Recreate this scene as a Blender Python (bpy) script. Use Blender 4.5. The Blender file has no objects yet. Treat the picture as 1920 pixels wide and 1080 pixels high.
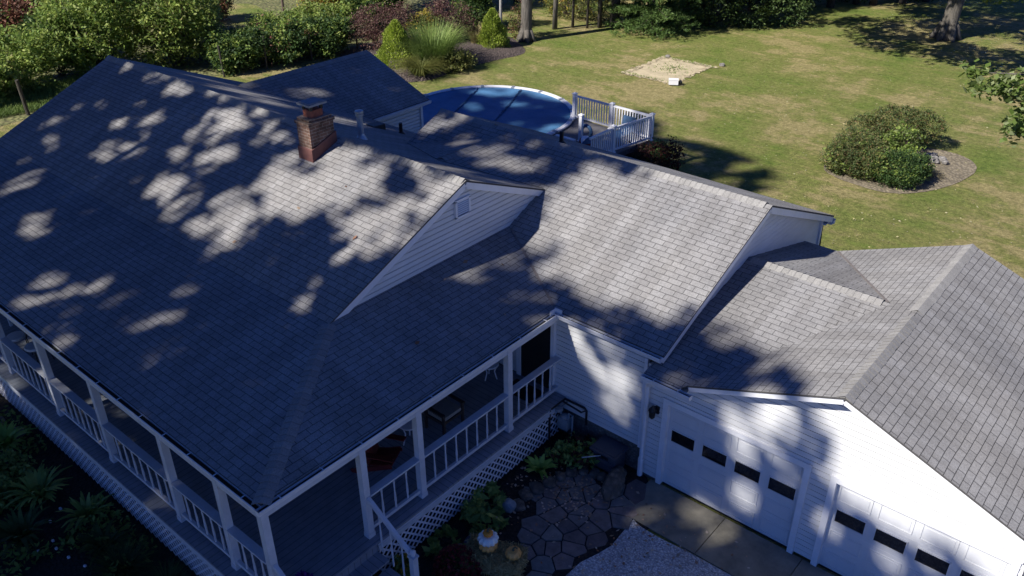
import bpy, bmesh, math, random
import numpy as np
from mathutils import Vector, Matrix, noise as mnoise

# ---------------------------------------------------------------- camera, sky, sun, exposure
scene = bpy.context.scene
COL = scene.collection
PITCH, YAW, ROLL = math.radians(30.376), math.radians(40.598), math.radians(-0.359)
cam_data = bpy.data.cameras.new('camera')
cam_data.sensor_width = 36.0
cam_data.lens = 36.0 * 1610.8 / 1920.0
cam_data.clip_start = 0.1
cam_data.clip_end = 2000.0
cam = bpy.data.objects.new('camera', cam_data)
COL.objects.link(cam)
fwd = Vector((-math.sin(YAW) * math.cos(PITCH), math.cos(YAW) * math.cos(PITCH), -math.sin(PITCH)))
rgt = Vector((math.cos(YAW), math.sin(YAW), 0))
upv = rgt.cross(fwd)
r2 = rgt * math.cos(ROLL) + upv * math.sin(ROLL)
u2 = -rgt * math.sin(ROLL) + upv * math.cos(ROLL)
cm = Matrix((r2, u2, -fwd)).transposed().to_4x4()
cm.translation = Vector((11.713, -12.228, 12.781))
cam.matrix_world = cm
scene.camera = cam

SUN_A, SUN_B = 0.42, 1.05                      # the light travels (A, B, -1)
SUN_DIR = Vector((SUN_A, SUN_B, -1.0)).normalized()
world = bpy.data.worlds.new('World')
scene.world = world
world.use_nodes = True
wn = world.node_tree.nodes
sky = wn.new('ShaderNodeTexSky')
sky.sky_type = 'NISHITA'
sky.sun_disc = False
sky.sun_elevation = math.asin(-SUN_DIR.z)
sky.sun_rotation = math.atan2(-SUN_DIR.x, -SUN_DIR.y)
sky.air_density = 1.0
sky.dust_density = 0.0
sky.ozone_density = 8.0
sky.altitude = 4000.0
wn['Background'].inputs['Strength'].default_value = 0.05
wb = wn.new('ShaderNodeMix'); wb.data_type = 'RGBA'; wb.blend_type = 'MULTIPLY'; wb.inputs[0].default_value = 1.0; wb.inputs[7].default_value = (0.76, 0.96, 1.62, 1)   # white balance set for the sun
world.node_tree.links.new(sky.outputs['Color'], wb.inputs[6]); world.node_tree.links.new(wb.outputs[2], wn['Background'].inputs['Color'])
sun_data = bpy.data.lights.new('sun', 'SUN')
sun_data.energy = 5.0
sun_data.angle = math.radians(0.9)
sun_data.color = (1.0, 0.96, 0.90)
sun = bpy.data.objects.new('sun', sun_data)
COL.objects.link(sun)
sun.location = (0, -30, 40)
sun.rotation_euler = SUN_DIR.to_track_quat('-Z', 'Y').to_euler()
scene.view_settings.view_transform = 'Standard'
scene.view_settings.look = 'None'
scene.view_settings.exposure = 0.58
scene.view_settings.gamma = 1.0
scene.cycles.max_bounces = 6

rng = np.random.default_rng(7)
R = random.Random(11)

# ---------------------------------------------------------------- materials
def nodemat(name):
    m = bpy.data.materials.new(name); m.use_nodes = True
    n = m.node_tree.nodes; l = m.node_tree.links
    return m, n, l, n['Principled BSDF']
def setin(b, **k):
    for key, v in k.items(): b.inputs[key.replace('_', ' ')].default_value = v
def rgba(c): return (c[0], c[1], c[2], 1.0)
def ramp(n, stops, interp='LINEAR'):
    r = n.new('ShaderNodeValToRGB'); cr = r.color_ramp; cr.interpolation = interp
    while len(cr.elements) < len(stops): cr.elements.new(0.5)
    for e, (p, c) in zip(cr.elements, stops): e.position = p; e.color = rgba(c) if len(c) == 3 else c
    return r
def mixc(n, l, fac, a, b, mode='MIX'):
    x = n.new('ShaderNodeMix'); x.data_type = 'RGBA'; x.blend_type = mode
    for s, v in ((0, fac), (6, a), (7, b)):
        if hasattr(v, 'is_linked'): l.new(v, x.inputs[s])
        else: x.inputs[s].default_value = v if s == 0 else rgba(v)
    return x.outputs[2]
def noise(n, l, scale, detail=4, rough=0.6, vec=None):
    t = n.new('ShaderNodeTexNoise'); t.inputs['Scale'].default_value = scale
    t.inputs['Detail'].default_value = detail; t.inputs['Roughness'].default_value = rough
    if vec is not None: l.new(vec, t.inputs['Vector'])
    return t.outputs['Fac']
def bump(n, l, b, h, strength, dist=0.02):
    x = n.new('ShaderNodeBump'); x.inputs['Strength'].default_value = strength; x.inputs['Distance'].default_value = dist
    l.new(h, x.inputs['Height']); l.new(x.outputs['Normal'], b.inputs['Normal'])
def objco(n): return n.new('ShaderNodeTexCoord').outputs['Object']

def mat_plain(name, c, rough=0.6, var=0.12, scale=6.0, metallic=0.0, bumps=0.0, bscale=40.0):
    m, n, l, b = nodemat(name)
    o = objco(n)
    f = noise(n, l, scale, 5, 0.65, o)
    lo = tuple(x * (1 - var) for x in c); hi = tuple(min(1, x * (1 + var)) for x in c)
    r = ramp(n, [(0.3, lo), (0.7, hi)]); l.new(f, r.inputs[0]); l.new(r.outputs[0], b.inputs['Base Color'])
    setin(b, Roughness=rough, Metallic=metallic)
    if bumps: bump(n, l, b, noise(n, l, bscale, 4, 0.6, o), bumps)
    return m

def mat_shingle(name, c=(0.285, 0.280, 0.272)):
    m, n, l, b = nodemat(name)
    uv = n.new('ShaderNodeUVMap').outputs['UV']
    o = objco(n)
    # a little waviness so that the courses are not ruled lines
    nz = n.new('ShaderNodeTexNoise'); nz.inputs['Scale'].default_value = 1.3; nz.inputs['Detail'].default_value = 2
    l.new(uv, nz.inputs['Vector'])
    sub = n.new('ShaderNodeVectorMath'); sub.operation = 'SUBTRACT'; sub.inputs[1].default_value = (0.5, 0.5, 0.5); l.new(nz.outputs['Color'], sub.inputs[0])
    scl = n.new('ShaderNodeVectorMath'); scl.operation = 'SCALE'; scl.inputs['Scale'].default_value = 0.035; l.new(sub.outputs[0], scl.inputs[0])
    add = n.new('ShaderNodeVectorMath'); add.operation = 'ADD'; l.new(uv, add.inputs[0]); l.new(scl.outputs[0], add.inputs[1])
    br = n.new('ShaderNodeTexBrick'); br.offset = 0.5; br.offset_frequency = 2
    l.new(add.outputs[0], br.inputs['Vector'])
    for k, v in (('Scale', 1.0), ('Mortar Size', 0.0075), ('Mortar Smooth', 0.3), ('Bias', 0.0), ('Brick Width', 0.305), ('Row Height', 0.140)):
        br.inputs[k].default_value = v
    br.inputs['Color1'].default_value = rgba(tuple(x * 1.07 for x in c)); br.inputs['Color2'].default_value = rgba(tuple(x * 0.92 for x in c))
    br.inputs['Mortar'].default_value = rgba(tuple(x * 0.30 for x in c))
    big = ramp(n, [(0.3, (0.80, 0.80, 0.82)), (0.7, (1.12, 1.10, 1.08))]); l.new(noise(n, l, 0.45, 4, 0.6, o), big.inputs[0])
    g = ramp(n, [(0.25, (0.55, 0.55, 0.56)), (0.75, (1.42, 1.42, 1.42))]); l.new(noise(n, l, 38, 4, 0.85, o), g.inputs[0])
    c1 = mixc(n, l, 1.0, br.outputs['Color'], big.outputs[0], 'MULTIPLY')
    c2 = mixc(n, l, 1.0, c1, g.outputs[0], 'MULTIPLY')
    # streaks running down the slope
    mp = n.new('ShaderNodeMapping'); mp.inputs['Scale'].default_value = (2.2, 0.16, 1); l.new(uv, mp.inputs['Vector'])
    st = ramp(n, [(0.42, (0.84, 0.83, 0.82)), (0.6, (1.04, 1.04, 1.04))]); l.new(noise(n, l, 1.0, 4, 0.7, mp.outputs[0]), st.inputs[0])
    c3 = mixc(n, l, 1.0, c2, st.outputs[0], 'MULTIPLY')
    l.new(c3, b.inputs['Base Color'])
    setin(b, Roughness=0.92); b.inputs['Specular IOR Level'].default_value = 0.25
    # each course is a wedge, thick at its lower edge
    sep = n.new('ShaderNodeSeparateXYZ'); l.new(add.outputs[0], sep.inputs[0])
    dv = n.new('ShaderNodeMath'); dv.operation = 'DIVIDE'; dv.inputs[1].default_value = 0.14; l.new(sep.outputs[1], dv.inputs[0])
    fr = n.new('ShaderNodeMath'); fr.operation = 'FRACT'; l.new(dv.outputs[0], fr.inputs[0])
    iv = n.new('ShaderNodeMath'); iv.operation = 'MULTIPLY_ADD'; iv.inputs[1].default_value = -0.7; iv.inputs[2].default_value = 1.0; l.new(fr.outputs[0], iv.inputs[0])
    ml = n.new('ShaderNodeMath'); ml.operation = 'MULTIPLY_ADD'; ml.inputs[1].default_value = -0.9; l.new(br.outputs['Fac'], ml.inputs[0]); l.new(iv.outputs[0], ml.inputs[2])
    bump(n, l, b, ml.outputs[0], 0.55, 0.012)
    return m

def mat_flag():
    m, n, l, b = nodemat('flagstone'); g = n.new('ShaderNodeNewGeometry'); o = objco(n)
    r = ramp(n, [(0.0, (0.13, 0.095, 0.092)), (0.3, (0.18, 0.178, 0.17)), (0.6, (0.20, 0.165, 0.155)), (0.8, (0.15, 0.165, 0.165)), (1.0, (0.24, 0.225, 0.20))]); l.new(g.outputs['Random Per Island'], r.inputs[0])
    f = ramp(n, [(0.3, (0.6, 0.6, 0.6)), (0.7, (1.3, 1.3, 1.3))]); l.new(noise(n, l, 4, 6, 0.75, o), f.inputs[0])
    l.new(mixc(n, l, 1.0, r.outputs[0], f.outputs[0], 'MULTIPLY'), b.inputs['Base Color']); setin(b, Roughness=0.85); bump(n, l, b, noise(n, l, 12, 5, 0.7, o), 0.5, 0.012)
    return m

def mat_cap():
    m, n, l, b = nodemat('ridge_shingles'); g = n.new('ShaderNodeNewGeometry'); o = objco(n)
    r = ramp(n, [(0.0, (0.25, 0.241, 0.228)), (0.5, (0.28, 0.27, 0.255)), (1.0, (0.31, 0.30, 0.283))]); l.new(g.outputs['Random Per Island'], r.inputs[0])
    f = ramp(n, [(0.25, (0.6, 0.6, 0.6)), (0.75, (1.38, 1.38, 1.38))]); l.new(noise(n, l, 38, 4, 0.85, o), f.inputs[0])
    l.new(mixc(n, l, 1.0, r.outputs[0], f.outputs[0], 'MULTIPLY'), b.inputs['Base Color']); setin(b, Roughness=0.92); b.inputs['Specular IOR Level'].default_value = 0.25
    return m

def mat_leaf(name, cols, trans=0.4):
    """leaf colours differ from leaf to leaf"""
    m, n, l, b = nodemat(name)
    g = n.new('ShaderNodeNewGeometry')
    r = ramp(n, [(i / max(1, len(cols) - 1), c) for i, c in enumerate(cols)]); l.new(g.outputs['Random Per Island'], r.inputs[0])
    o = objco(n)
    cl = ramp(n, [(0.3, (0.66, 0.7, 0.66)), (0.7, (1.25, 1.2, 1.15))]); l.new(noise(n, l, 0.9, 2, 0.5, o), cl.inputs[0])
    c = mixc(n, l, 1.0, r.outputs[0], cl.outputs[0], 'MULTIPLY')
    l.new(c, b.inputs['Base Color']); setin(b, Roughness=0.62); b.inputs['Specular IOR Level'].default_value = 0.35
    t = n.new('ShaderNodeBsdfTranslucent'); l.new(c, t.inputs['Color'])
    mx = n.new('ShaderNodeMixShader'); mx.inputs[0].default_value = trans
    l.new(b.outputs[0], mx.inputs[1]); l.new(t.outputs[0], mx.inputs[2])
    l.new(mx.outputs[0], n['Material Output'].inputs['Surface'])
    return m

def mat_lawn():
    m, n, l, b = nodemat('lawn_grass')
    o = objco(n)
    big = noise(n, l, 0.16, 6, 0.66, o); mid = noise(n, l, 0.6, 6, 0.7, o)
    mp = n.new('ShaderNodeMapping'); mp.inputs['Rotation'].default_value = (0, 0, 0.55); mp.inputs['Scale'].default_value = (0.35, 2.2, 1); l.new(o, mp.inputs['Vector'])
    streak = noise(n, l, 0.8, 4, 0.6, mp.outputs[0])
    s = n.new('ShaderNodeMath'); s.operation = 'MULTIPLY_ADD'; s.inputs[1].default_value = 0.55; l.new(mid, s.inputs[0]); l.new(big, s.inputs[2])
    s2 = n.new('ShaderNodeMath'); s2.operation = 'MULTIPLY_ADD'; s2.inputs[1].default_value = 0.3; l.new(streak, s2.inputs[0]); l.new(s.outputs[0], s2.inputs[2])
    r = ramp(n, [(0.60, (0.095, 0.170, 0.028)), (0.78, (0.168, 0.228, 0.048)), (0.93, (0.245, 0.255, 0.082)), (1.0, (0.37, 0.32, 0.15))])
    l.new(s2.outputs[0], r.inputs[0])
    fine = ramp(n, [(0.28, (0.30, 0.34, 0.28)), (0.72, (1.7, 1.62, 1.6))]); l.new(noise(n, l, 7, 7, 0.9, o), fine.inputs[0])
    c = mixc(n, l, 1.0, r.outputs[0], fine.outputs[0], 'MULTIPLY')
    fin2 = ramp(n, [(0.3, (0.55, 0.58, 0.5)), (0.7, (1.45, 1.4, 1.4))]); l.new(noise(n, l, 3.2, 5, 0.8, o), fin2.inputs[0]); c = mixc(n, l, 0.75, c, mixc(n, l, 1.0, c, fin2.outputs[0], 'MULTIPLY'))
    l.new(c, b.inputs['Base Color']); setin(b, Roughness=0.9); b.inputs['Specular IOR Level'].default_value = 0.2
    bump(n, l, b, noise(n, l, 14, 6, 0.85, o), 1.0, 0.12)
    return m

def mat_speckle(name, stops, scale, rough=0.9, bumps=0.8, dist=0.02, detail=5):
    m, n, l, b = nodemat(name); o = objco(n)
    r = ramp(n, stops); l.new(noise(n, l, scale, detail, 0.8, o), r.inputs[0])
    v = n.new('ShaderNodeTexVoronoi'); v.inputs['Scale'].default_value = scale * 1.6; l.new(o, v.inputs['Vector'])
    vr = ramp(n, [(0.0, (1.15, 1.15, 1.15)), (0.6, (0.55, 0.55, 0.55))]); l.new(v.outputs['Distance'], vr.inputs[0])
    big = ramp(n, [(0.3, (0.8, 0.8, 0.8)), (0.7, (1.15, 1.15, 1.15))]); l.new(noise(n, l, 0.9, 4, 0.6, o), big.inputs[0])
    c = mixc(n, l, 1.0, r.outputs[0], vr.outputs[0], 'MULTIPLY'); c = mixc(n, l, 1.0, c, big.outputs[0], 'MULTIPLY')
    l.new(c, b.inputs['Base Color']); setin(b, Roughness=rough)
    bump(n, l, b, v.outputs['Distance'], -bumps if False else bumps, dist)
    return m

def mat_brick():
    m, n, l, b = nodemat('chimney_brick'); o = objco(n)
    uv = n.new('ShaderNodeUVMap').outputs['UV']
    br = n.new('ShaderNodeTexBrick'); l.new(uv, br.inputs['Vector'])
    for k, v in (('Scale', 1.0), ('Mortar Size', 0.008), ('Mortar Smooth', 0.2), ('Brick Width', 0.21), ('Row Height', 0.075)): br.inputs[k].default_value = v
    br.inputs['Color1'].default_value = (0.18, 0.095, 0.066, 1); br.inputs['Color2'].default_value = (0.12, 0.066, 0.048, 1); br.inputs['Mortar'].default_value = (0.28, 0.22, 0.18, 1)
    st = ramp(n, [(0.35, (0.35, 0.35, 0.33)), (0.6, (1.1, 1.1, 1.1))]); l.new(noise(n, l, 3.5, 5, 0.7, o), st.inputs[0])
    c = mixc(n, l, 1.0, br.outputs['Color'], st.outputs[0], 'MULTIPLY'); l.new(c, b.inputs['Base Color']); setin(b, Roughness=0.9)
    bump(n, l, b, br.outputs['Fac'], -0.5, 0.01)
    return m

def mat_boards(name, c, w=0.14, axis=1, rough=0.6):
    """painted planks: thin dark joints across one axis"""
    m, n, l, b = nodemat(name); o = objco(n)
    sep = n.new('ShaderNodeSeparateXYZ'); l.new(o, sep.inputs[0])
    d = n.new('ShaderNodeMath'); d.operation = 'DIVIDE'; d.inputs[1].default_value = w; l.new(sep.outputs[axis], d.inputs[0])
    f = n.new('ShaderNodeMath'); f.operation = 'FRACT'; l.new(d.outputs[0], f.inputs[0])
    j = ramp(n, [(0.0, (0.2, 0.2, 0.2)), (0.06, (1, 1, 1)), (0.94, (1, 1, 1)), (1.0, (0.2, 0.2, 0.2))]); l.new(f.outputs[0], j.inputs[0])
    r = ramp(n, [(0.3, tuple(x * 0.78 for x in c)), (0.7, tuple(x * 1.15 for x in c))]); l.new(noise(n, l, 3, 5, 0.7, o), r.inputs[0])
    l.new(mixc(n, l, 1.0, r.outputs[0], j.outputs[0], 'MULTIPLY'), b.inputs['Base Color']); setin(b, Roughness=rough)
    return m

def mat_bark(name, c):
    m, n, l, b = nodemat(name); o = objco(n)
    mp = n.new('ShaderNodeMapping'); mp.inputs['Scale'].default_value = (9, 9, 1.3); l.new(o, mp.inputs['Vector'])
    f = noise(n, l, 1.6, 6, 0.75, mp.outputs[0])
    r = ramp(n, [(0.35, tuple(x * 0.45 for x in c)), (0.65, tuple(x * 1.3 for x in c))]); l.new(f, r.inputs[0]); l.new(r.outputs[0], b.inputs['Base Color'])
    setin(b, Roughness=0.95); bump(n, l, b, f, 1.0, 0.05)
    return m

def mat_siding():
    m, n, l, b = nodemat('white_siding'); o = objco(n)
    mp = n.new('ShaderNodeMapping'); mp.inputs['Scale'].default_value = (1.0, 1.0, 3.0); l.new(o, mp.inputs['Vector'])
    r = ramp(n, [(0.3, (0.58, 0.58, 0.57)), (0.65, (0.67, 0.67, 0.665))]); l.new(noise(n, l, 1.2, 5, 0.65, mp.outputs[0]), r.inputs[0])
    l.new(r.outputs[0], b.inputs['Base Color']); setin(b, Roughness=0.5)
    bump(n, l, b, noise(n, l, 30, 3, 0.6, o), 0.08, 0.01)
    return m

def mat_cover():
    m, n, l, b = nodemat('blue_tarpaulin'); o = objco(n)
    r = ramp(n, [(0.3, (0.045, 0.13, 0.26)), (0.7, (0.10, 0.23, 0.40))]); l.new(noise(n, l, 0.9, 6, 0.7, o), r.inputs[0])
    l.new(r.outputs[0], b.inputs['Base Color']); setin(b, Roughness=0.5); b.inputs['Specular IOR Level'].default_value = 0.15
    bump(n, l, b, noise(n, l, 2.2, 6, 0.7, o), 0.55, 0.05)
    return m

M = {}
M['shingle'] = mat_shingle('asphalt_shingles')
M['cap'] = mat_cap()
M['valley'] = mat_plain('valley_metal', (0.17, 0.15, 0.14), 0.85, 0.25, 6)
M['siding'] = mat_siding()
M['trim'] = mat_plain('white_trim', (0.76, 0.76, 0.77), 0.45, 0.06, 3)
M['gutter'] = mat_plain('white_gutter_metal', (0.70, 0.71, 0.73), 0.35, 0.08, 4)
M['debris'] = mat_speckle('gutter_leaf_litter', [(0.3, (0.012, 0.013, 0.007)), (0.6, (0.04, 0.04, 0.018)), (0.8, (0.10, 0.09, 0.03))], 14)
M['brick'] = mat_brick()
M['redpaint'] = mat_plain('red_flashing', (0.15, 0.06, 0.05), 0.8, 0.2, 8)
M['clay'] = mat_plain('clay_flue', (0.25, 0.075, 0.045), 0.8, 0.3, 9)
M['galv'] = mat_plain('galvanised_metal', (0.45, 0.47, 0.50), 0.4, 0.15, 8, 0.6)
M['slate'] = mat_plain('chimney_cap_slab', (0.24, 0.25, 0.27), 0.8, 0.2, 8)
M['black'] = mat_plain('black_plastic', (0.012, 0.012, 0.013), 0.5, 0.2, 8)
M['glass'] = mat_plain('dark_window_glass', (0.004, 0.004, 0.005), 0.06, 0.2, 1)
M['glass'].node_tree.nodes['Principled BSDF'].inputs['Specular IOR Level'].default_value = 1.0
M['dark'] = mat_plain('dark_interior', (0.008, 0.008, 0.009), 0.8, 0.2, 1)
M['deck'] = mat_boards('painted_deck_boards', (0.23, 0.25, 0.28), 0.14, 1)
M['deckx'] = mat_boards('painted_deck_boards_x', (0.23, 0.25, 0.28), 0.14, 0)
M['porchpaint'] = mat_plain('porch_white_paint', (0.55, 0.57, 0.60), 0.5, 0.1, 4)
M['lattice'] = mat_plain('white_lattice', (0.76, 0.74, 0.76), 0.5, 0.08, 5)
M['door'] = mat_plain('garage_door_paint', (0.64, 0.645, 0.65), 0.4, 0.07, 1.5)
M['found'] = mat_speckle('concrete_block', [(0.3, (0.10, 0.10, 0.095)), (0.7, (0.2, 0.195, 0.18))], 10, bumps=0.3)
M['concrete'] = mat_plain('concrete_slab', (0.235, 0.215, 0.165), 0.9, 0.3, 2.5, bumps=0.25, bscale=30)
M['gravel'] = mat_speckle('white_gravel', [(0.3, (0.30, 0.30, 0.30)), (0.5, (0.75, 0.75, 0.75)), (0.65, (0.95, 0.95, 0.95))], 16, bumps=1.0, dist=0.03)
M['soil'] = mat_speckle('dark_garden_soil', [(0.3, (0.012, 0.010, 0.008)), (0.7, (0.042, 0.034, 0.027))], 9, bumps=1.0, dist=0.03)
M['mulch'] = mat_speckle('bark_mulch', [(0.3, (0.065, 0.047, 0.041)), (0.55, (0.14, 0.105, 0.092)), (0.8, (0.27, 0.21, 0.185))], 7, bumps=1.0, dist=0.05)
M['dirt'] = mat_speckle('bare_dirt', [(0.3, (0.22, 0.18, 0.12)), (0.7, (0.34, 0.285, 0.195))], 6, bumps=0.8, dist=0.03)
M['sand'] = mat_plain('pale_sand', (0.46, 0.385, 0.25), 0.95, 0.22, 2.2, bumps=0.5, bscale=12)
M['lawn'] = mat_lawn()
M['meadow'] = mat_speckle('meadow_grass', [(0.3, (0.13, 0.16, 0.04)), (0.5, (0.20, 0.20, 0.07)), (0.7, (0.30, 0.26, 0.12))], 3, bumps=1.0, dist=0.08)
M['stone'] = mat_speckle('field_stone', [(0.3, (0.10, 0.09, 0.075)), (0.7, (0.23, 0.20, 0.16))], 5, bumps=0.8, dist=0.03)
M['flag'] = mat_flag()
M['cover'] = mat_cover()
M['seam'] = mat_plain('dark_cover_seam', (0.03, 0.085, 0.18), 0.7, 0.3, 5)
M['pooldeck'] = mat_boards('grey_composite_boards', (0.13, 0.125, 0.13), 0.14, 1)
M['vinyl'] = mat_plain('white_vinyl', (0.78, 0.78, 0.80), 0.4, 0.04, 5)
M['poolwall'] = mat_plain('pool_wall_panel', (0.16, 0.19, 0.24), 0.5, 0.15, 5)
M['bark'] = mat_bark('grey_bark', (0.14, 0.125, 0.105))
M['darkbark'] = mat_bark('dark_bark', (0.075, 0.062, 0.05))
M['birch'] = mat_bark('pale_birch_bark', (0.48, 0.46, 0.42))
M['post'] = mat_bark('weathered_fence_wood', (0.07, 0.06, 0.045))
M['wire'] = mat_plain('fence_wire', (0.09, 0.09, 0.085), 0.6, 0.2, 5, 0.4)
M['straw'] = mat_leaf('straw', [(0.26, 0.208, 0.091), (0.468, 0.377, 0.182), (0.585, 0.481, 0.247)], 0.15)
M['twig'] = mat_plain('bare_twigs', (0.12, 0.085, 0.07), 0.9, 0.3, 6)
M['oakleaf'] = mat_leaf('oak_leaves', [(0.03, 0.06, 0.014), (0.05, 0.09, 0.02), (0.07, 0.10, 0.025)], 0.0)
M['green'] = mat_leaf('bush_leaves', [(0.131, 0.204, 0.044), (0.204, 0.311, 0.062), (0.287, 0.371, 0.084), (0.358, 0.409, 0.109)])
M['deepgreen'] = mat_leaf('dark_green_leaves', [(0.031, 0.07, 0.018), (0.054, 0.109, 0.028), (0.085, 0.139, 0.039)])
M['olive'] = mat_leaf('olive_leaves', [(0.099, 0.123, 0.033), (0.165, 0.19, 0.05), (0.264, 0.248, 0.083)])
M['maple'] = mat_leaf('pale_maple_leaves', [(0.10, 0.16, 0.028), (0.15, 0.22, 0.045), (0.20, 0.27, 0.07), (0.30, 0.34, 0.17)])
M['yellow'] = mat_leaf('yellow_leaves', [(0.208, 0.182, 0.033), (0.416, 0.325, 0.046), (0.546, 0.429, 0.065), (0.26, 0.117, 0.052)])
M['russet'] = mat_leaf('russet_leaves', [(0.182, 0.077, 0.053), (0.308, 0.14, 0.098), (0.42, 0.21, 0.154), (0.126, 0.098, 0.042)])
M['barberry'] = mat_leaf('purple_leaves', [(0.083, 0.032, 0.036), (0.15, 0.067, 0.067), (0.226, 0.127, 0.106), (0.166, 0.134, 0.083)])
M['conifer'] = mat_leaf('lime_conifer_needles', [(0.218, 0.306, 0.043), (0.35, 0.438, 0.066), (0.438, 0.524, 0.098)], 0.2)
M['pine'] = mat_leaf('pine_needles', [(0.07, 0.13, 0.035), (0.12, 0.20, 0.055), (0.17, 0.26, 0.08)], 0.4)
M['reed'] = mat_leaf('grass_blades', [(0.103, 0.173, 0.034), (0.172, 0.255, 0.058), (0.252, 0.331, 0.098)], 0.25)
M['drygrass'] = mat_leaf('dry_grass', [(0.162, 0.149, 0.054), (0.297, 0.243, 0.108), (0.405, 0.338, 0.162)], 0.25)
M['box'] = mat_leaf('shrub_leaves', [(0.039, 0.075, 0.018), (0.078, 0.116, 0.034), (0.116, 0.139, 0.047), (0.186, 0.116, 0.054)], 0.2)
M['burning'] = mat_leaf('dark_red_leaves', [(0.045, 0.014, 0.012), (0.09, 0.025, 0.02), (0.04, 0.035, 0.015)])
M['hosta'] = mat_leaf('hosta_leaves', [(0.105, 0.179, 0.042), (0.21, 0.315, 0.074), (0.357, 0.42, 0.105)], 0.2)
M['limeleaf'] = mat_leaf('bright_green_leaves', [(0.169, 0.304, 0.051), (0.27, 0.456, 0.085), (0.338, 0.507, 0.118)], 0.25)
M['mum'] = mat_leaf('dark_red_petals', [(0.14, 0.011, 0.014), (0.266, 0.021, 0.022)], 0.1)
M['yflower'] = mat_leaf('yellow_petals', [(0.40, 0.24, 0.015), (0.55, 0.36, 0.03)], 0.1)
M['pflower'] = mat_leaf('purple_petals', [(0.10, 0.015, 0.22), (0.16, 0.03, 0.32)], 0.1)
M['litter'] = mat_leaf('fallen_leaves', [(0.208, 0.117, 0.065), (0.364, 0.26, 0.182), (0.546, 0.468, 0.39), (0.286, 0.104, 0.039)], 0.1)
M['paleleaf'] = mat_leaf('pale_fallen_leaves', [(0.30, 0.27, 0.11), (0.42, 0.38, 0.20), (0.5, 0.46, 0.3)], 0.1)
M['orange'] = mat_plain('orange_pumpkin_skin', (0.75, 0.27, 0.03), 0.5, 0.15, 9)
M['tan_pumpkin'] = mat_plain('tan_orange_pumpkin_skin', (0.78, 0.38, 0.10), 0.5, 0.15, 9)
M['white_pumpkin'] = mat_plain('white_pumpkin_skin', (0.85, 0.85, 0.76), 0.5, 0.08, 9)
M['stem'] = mat_plain('dry_stem', (0.10, 0.10, 0.05), 0.8, 0.2, 9)
M['resin'] = mat_plain('dark_blue_grey_resin', (0.075, 0.077, 0.095), 0.55, 0.12, 4, bumps=0.1)
M['meter'] = mat_plain('grey_meter_paint', (0.25, 0.28, 0.30), 0.5, 0.15, 8)
M['redwood'] = mat_plain('red_chair_paint', (0.14, 0.014, 0.010), 0.5, 0.15, 6)
M['brownwood'] = mat_plain('dark_brown_wood', (0.045, 0.032, 0.025), 0.6, 0.25, 9)
M['cushion'] = mat_plain('pale_cushion', (0.30, 0.28, 0.24), 0.8, 0.1, 6)
M['whitecloth'] = mat_plain('white_cushion', (0.72, 0.72, 0.70), 0.7, 0.06, 5)
M['rock'] = mat_speckle('pale_rock', [(0.3, (0.22, 0.20, 0.18)), (0.7, (0.46, 0.43, 0.40))], 6, bumps=0.6, dist=0.03)
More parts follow.
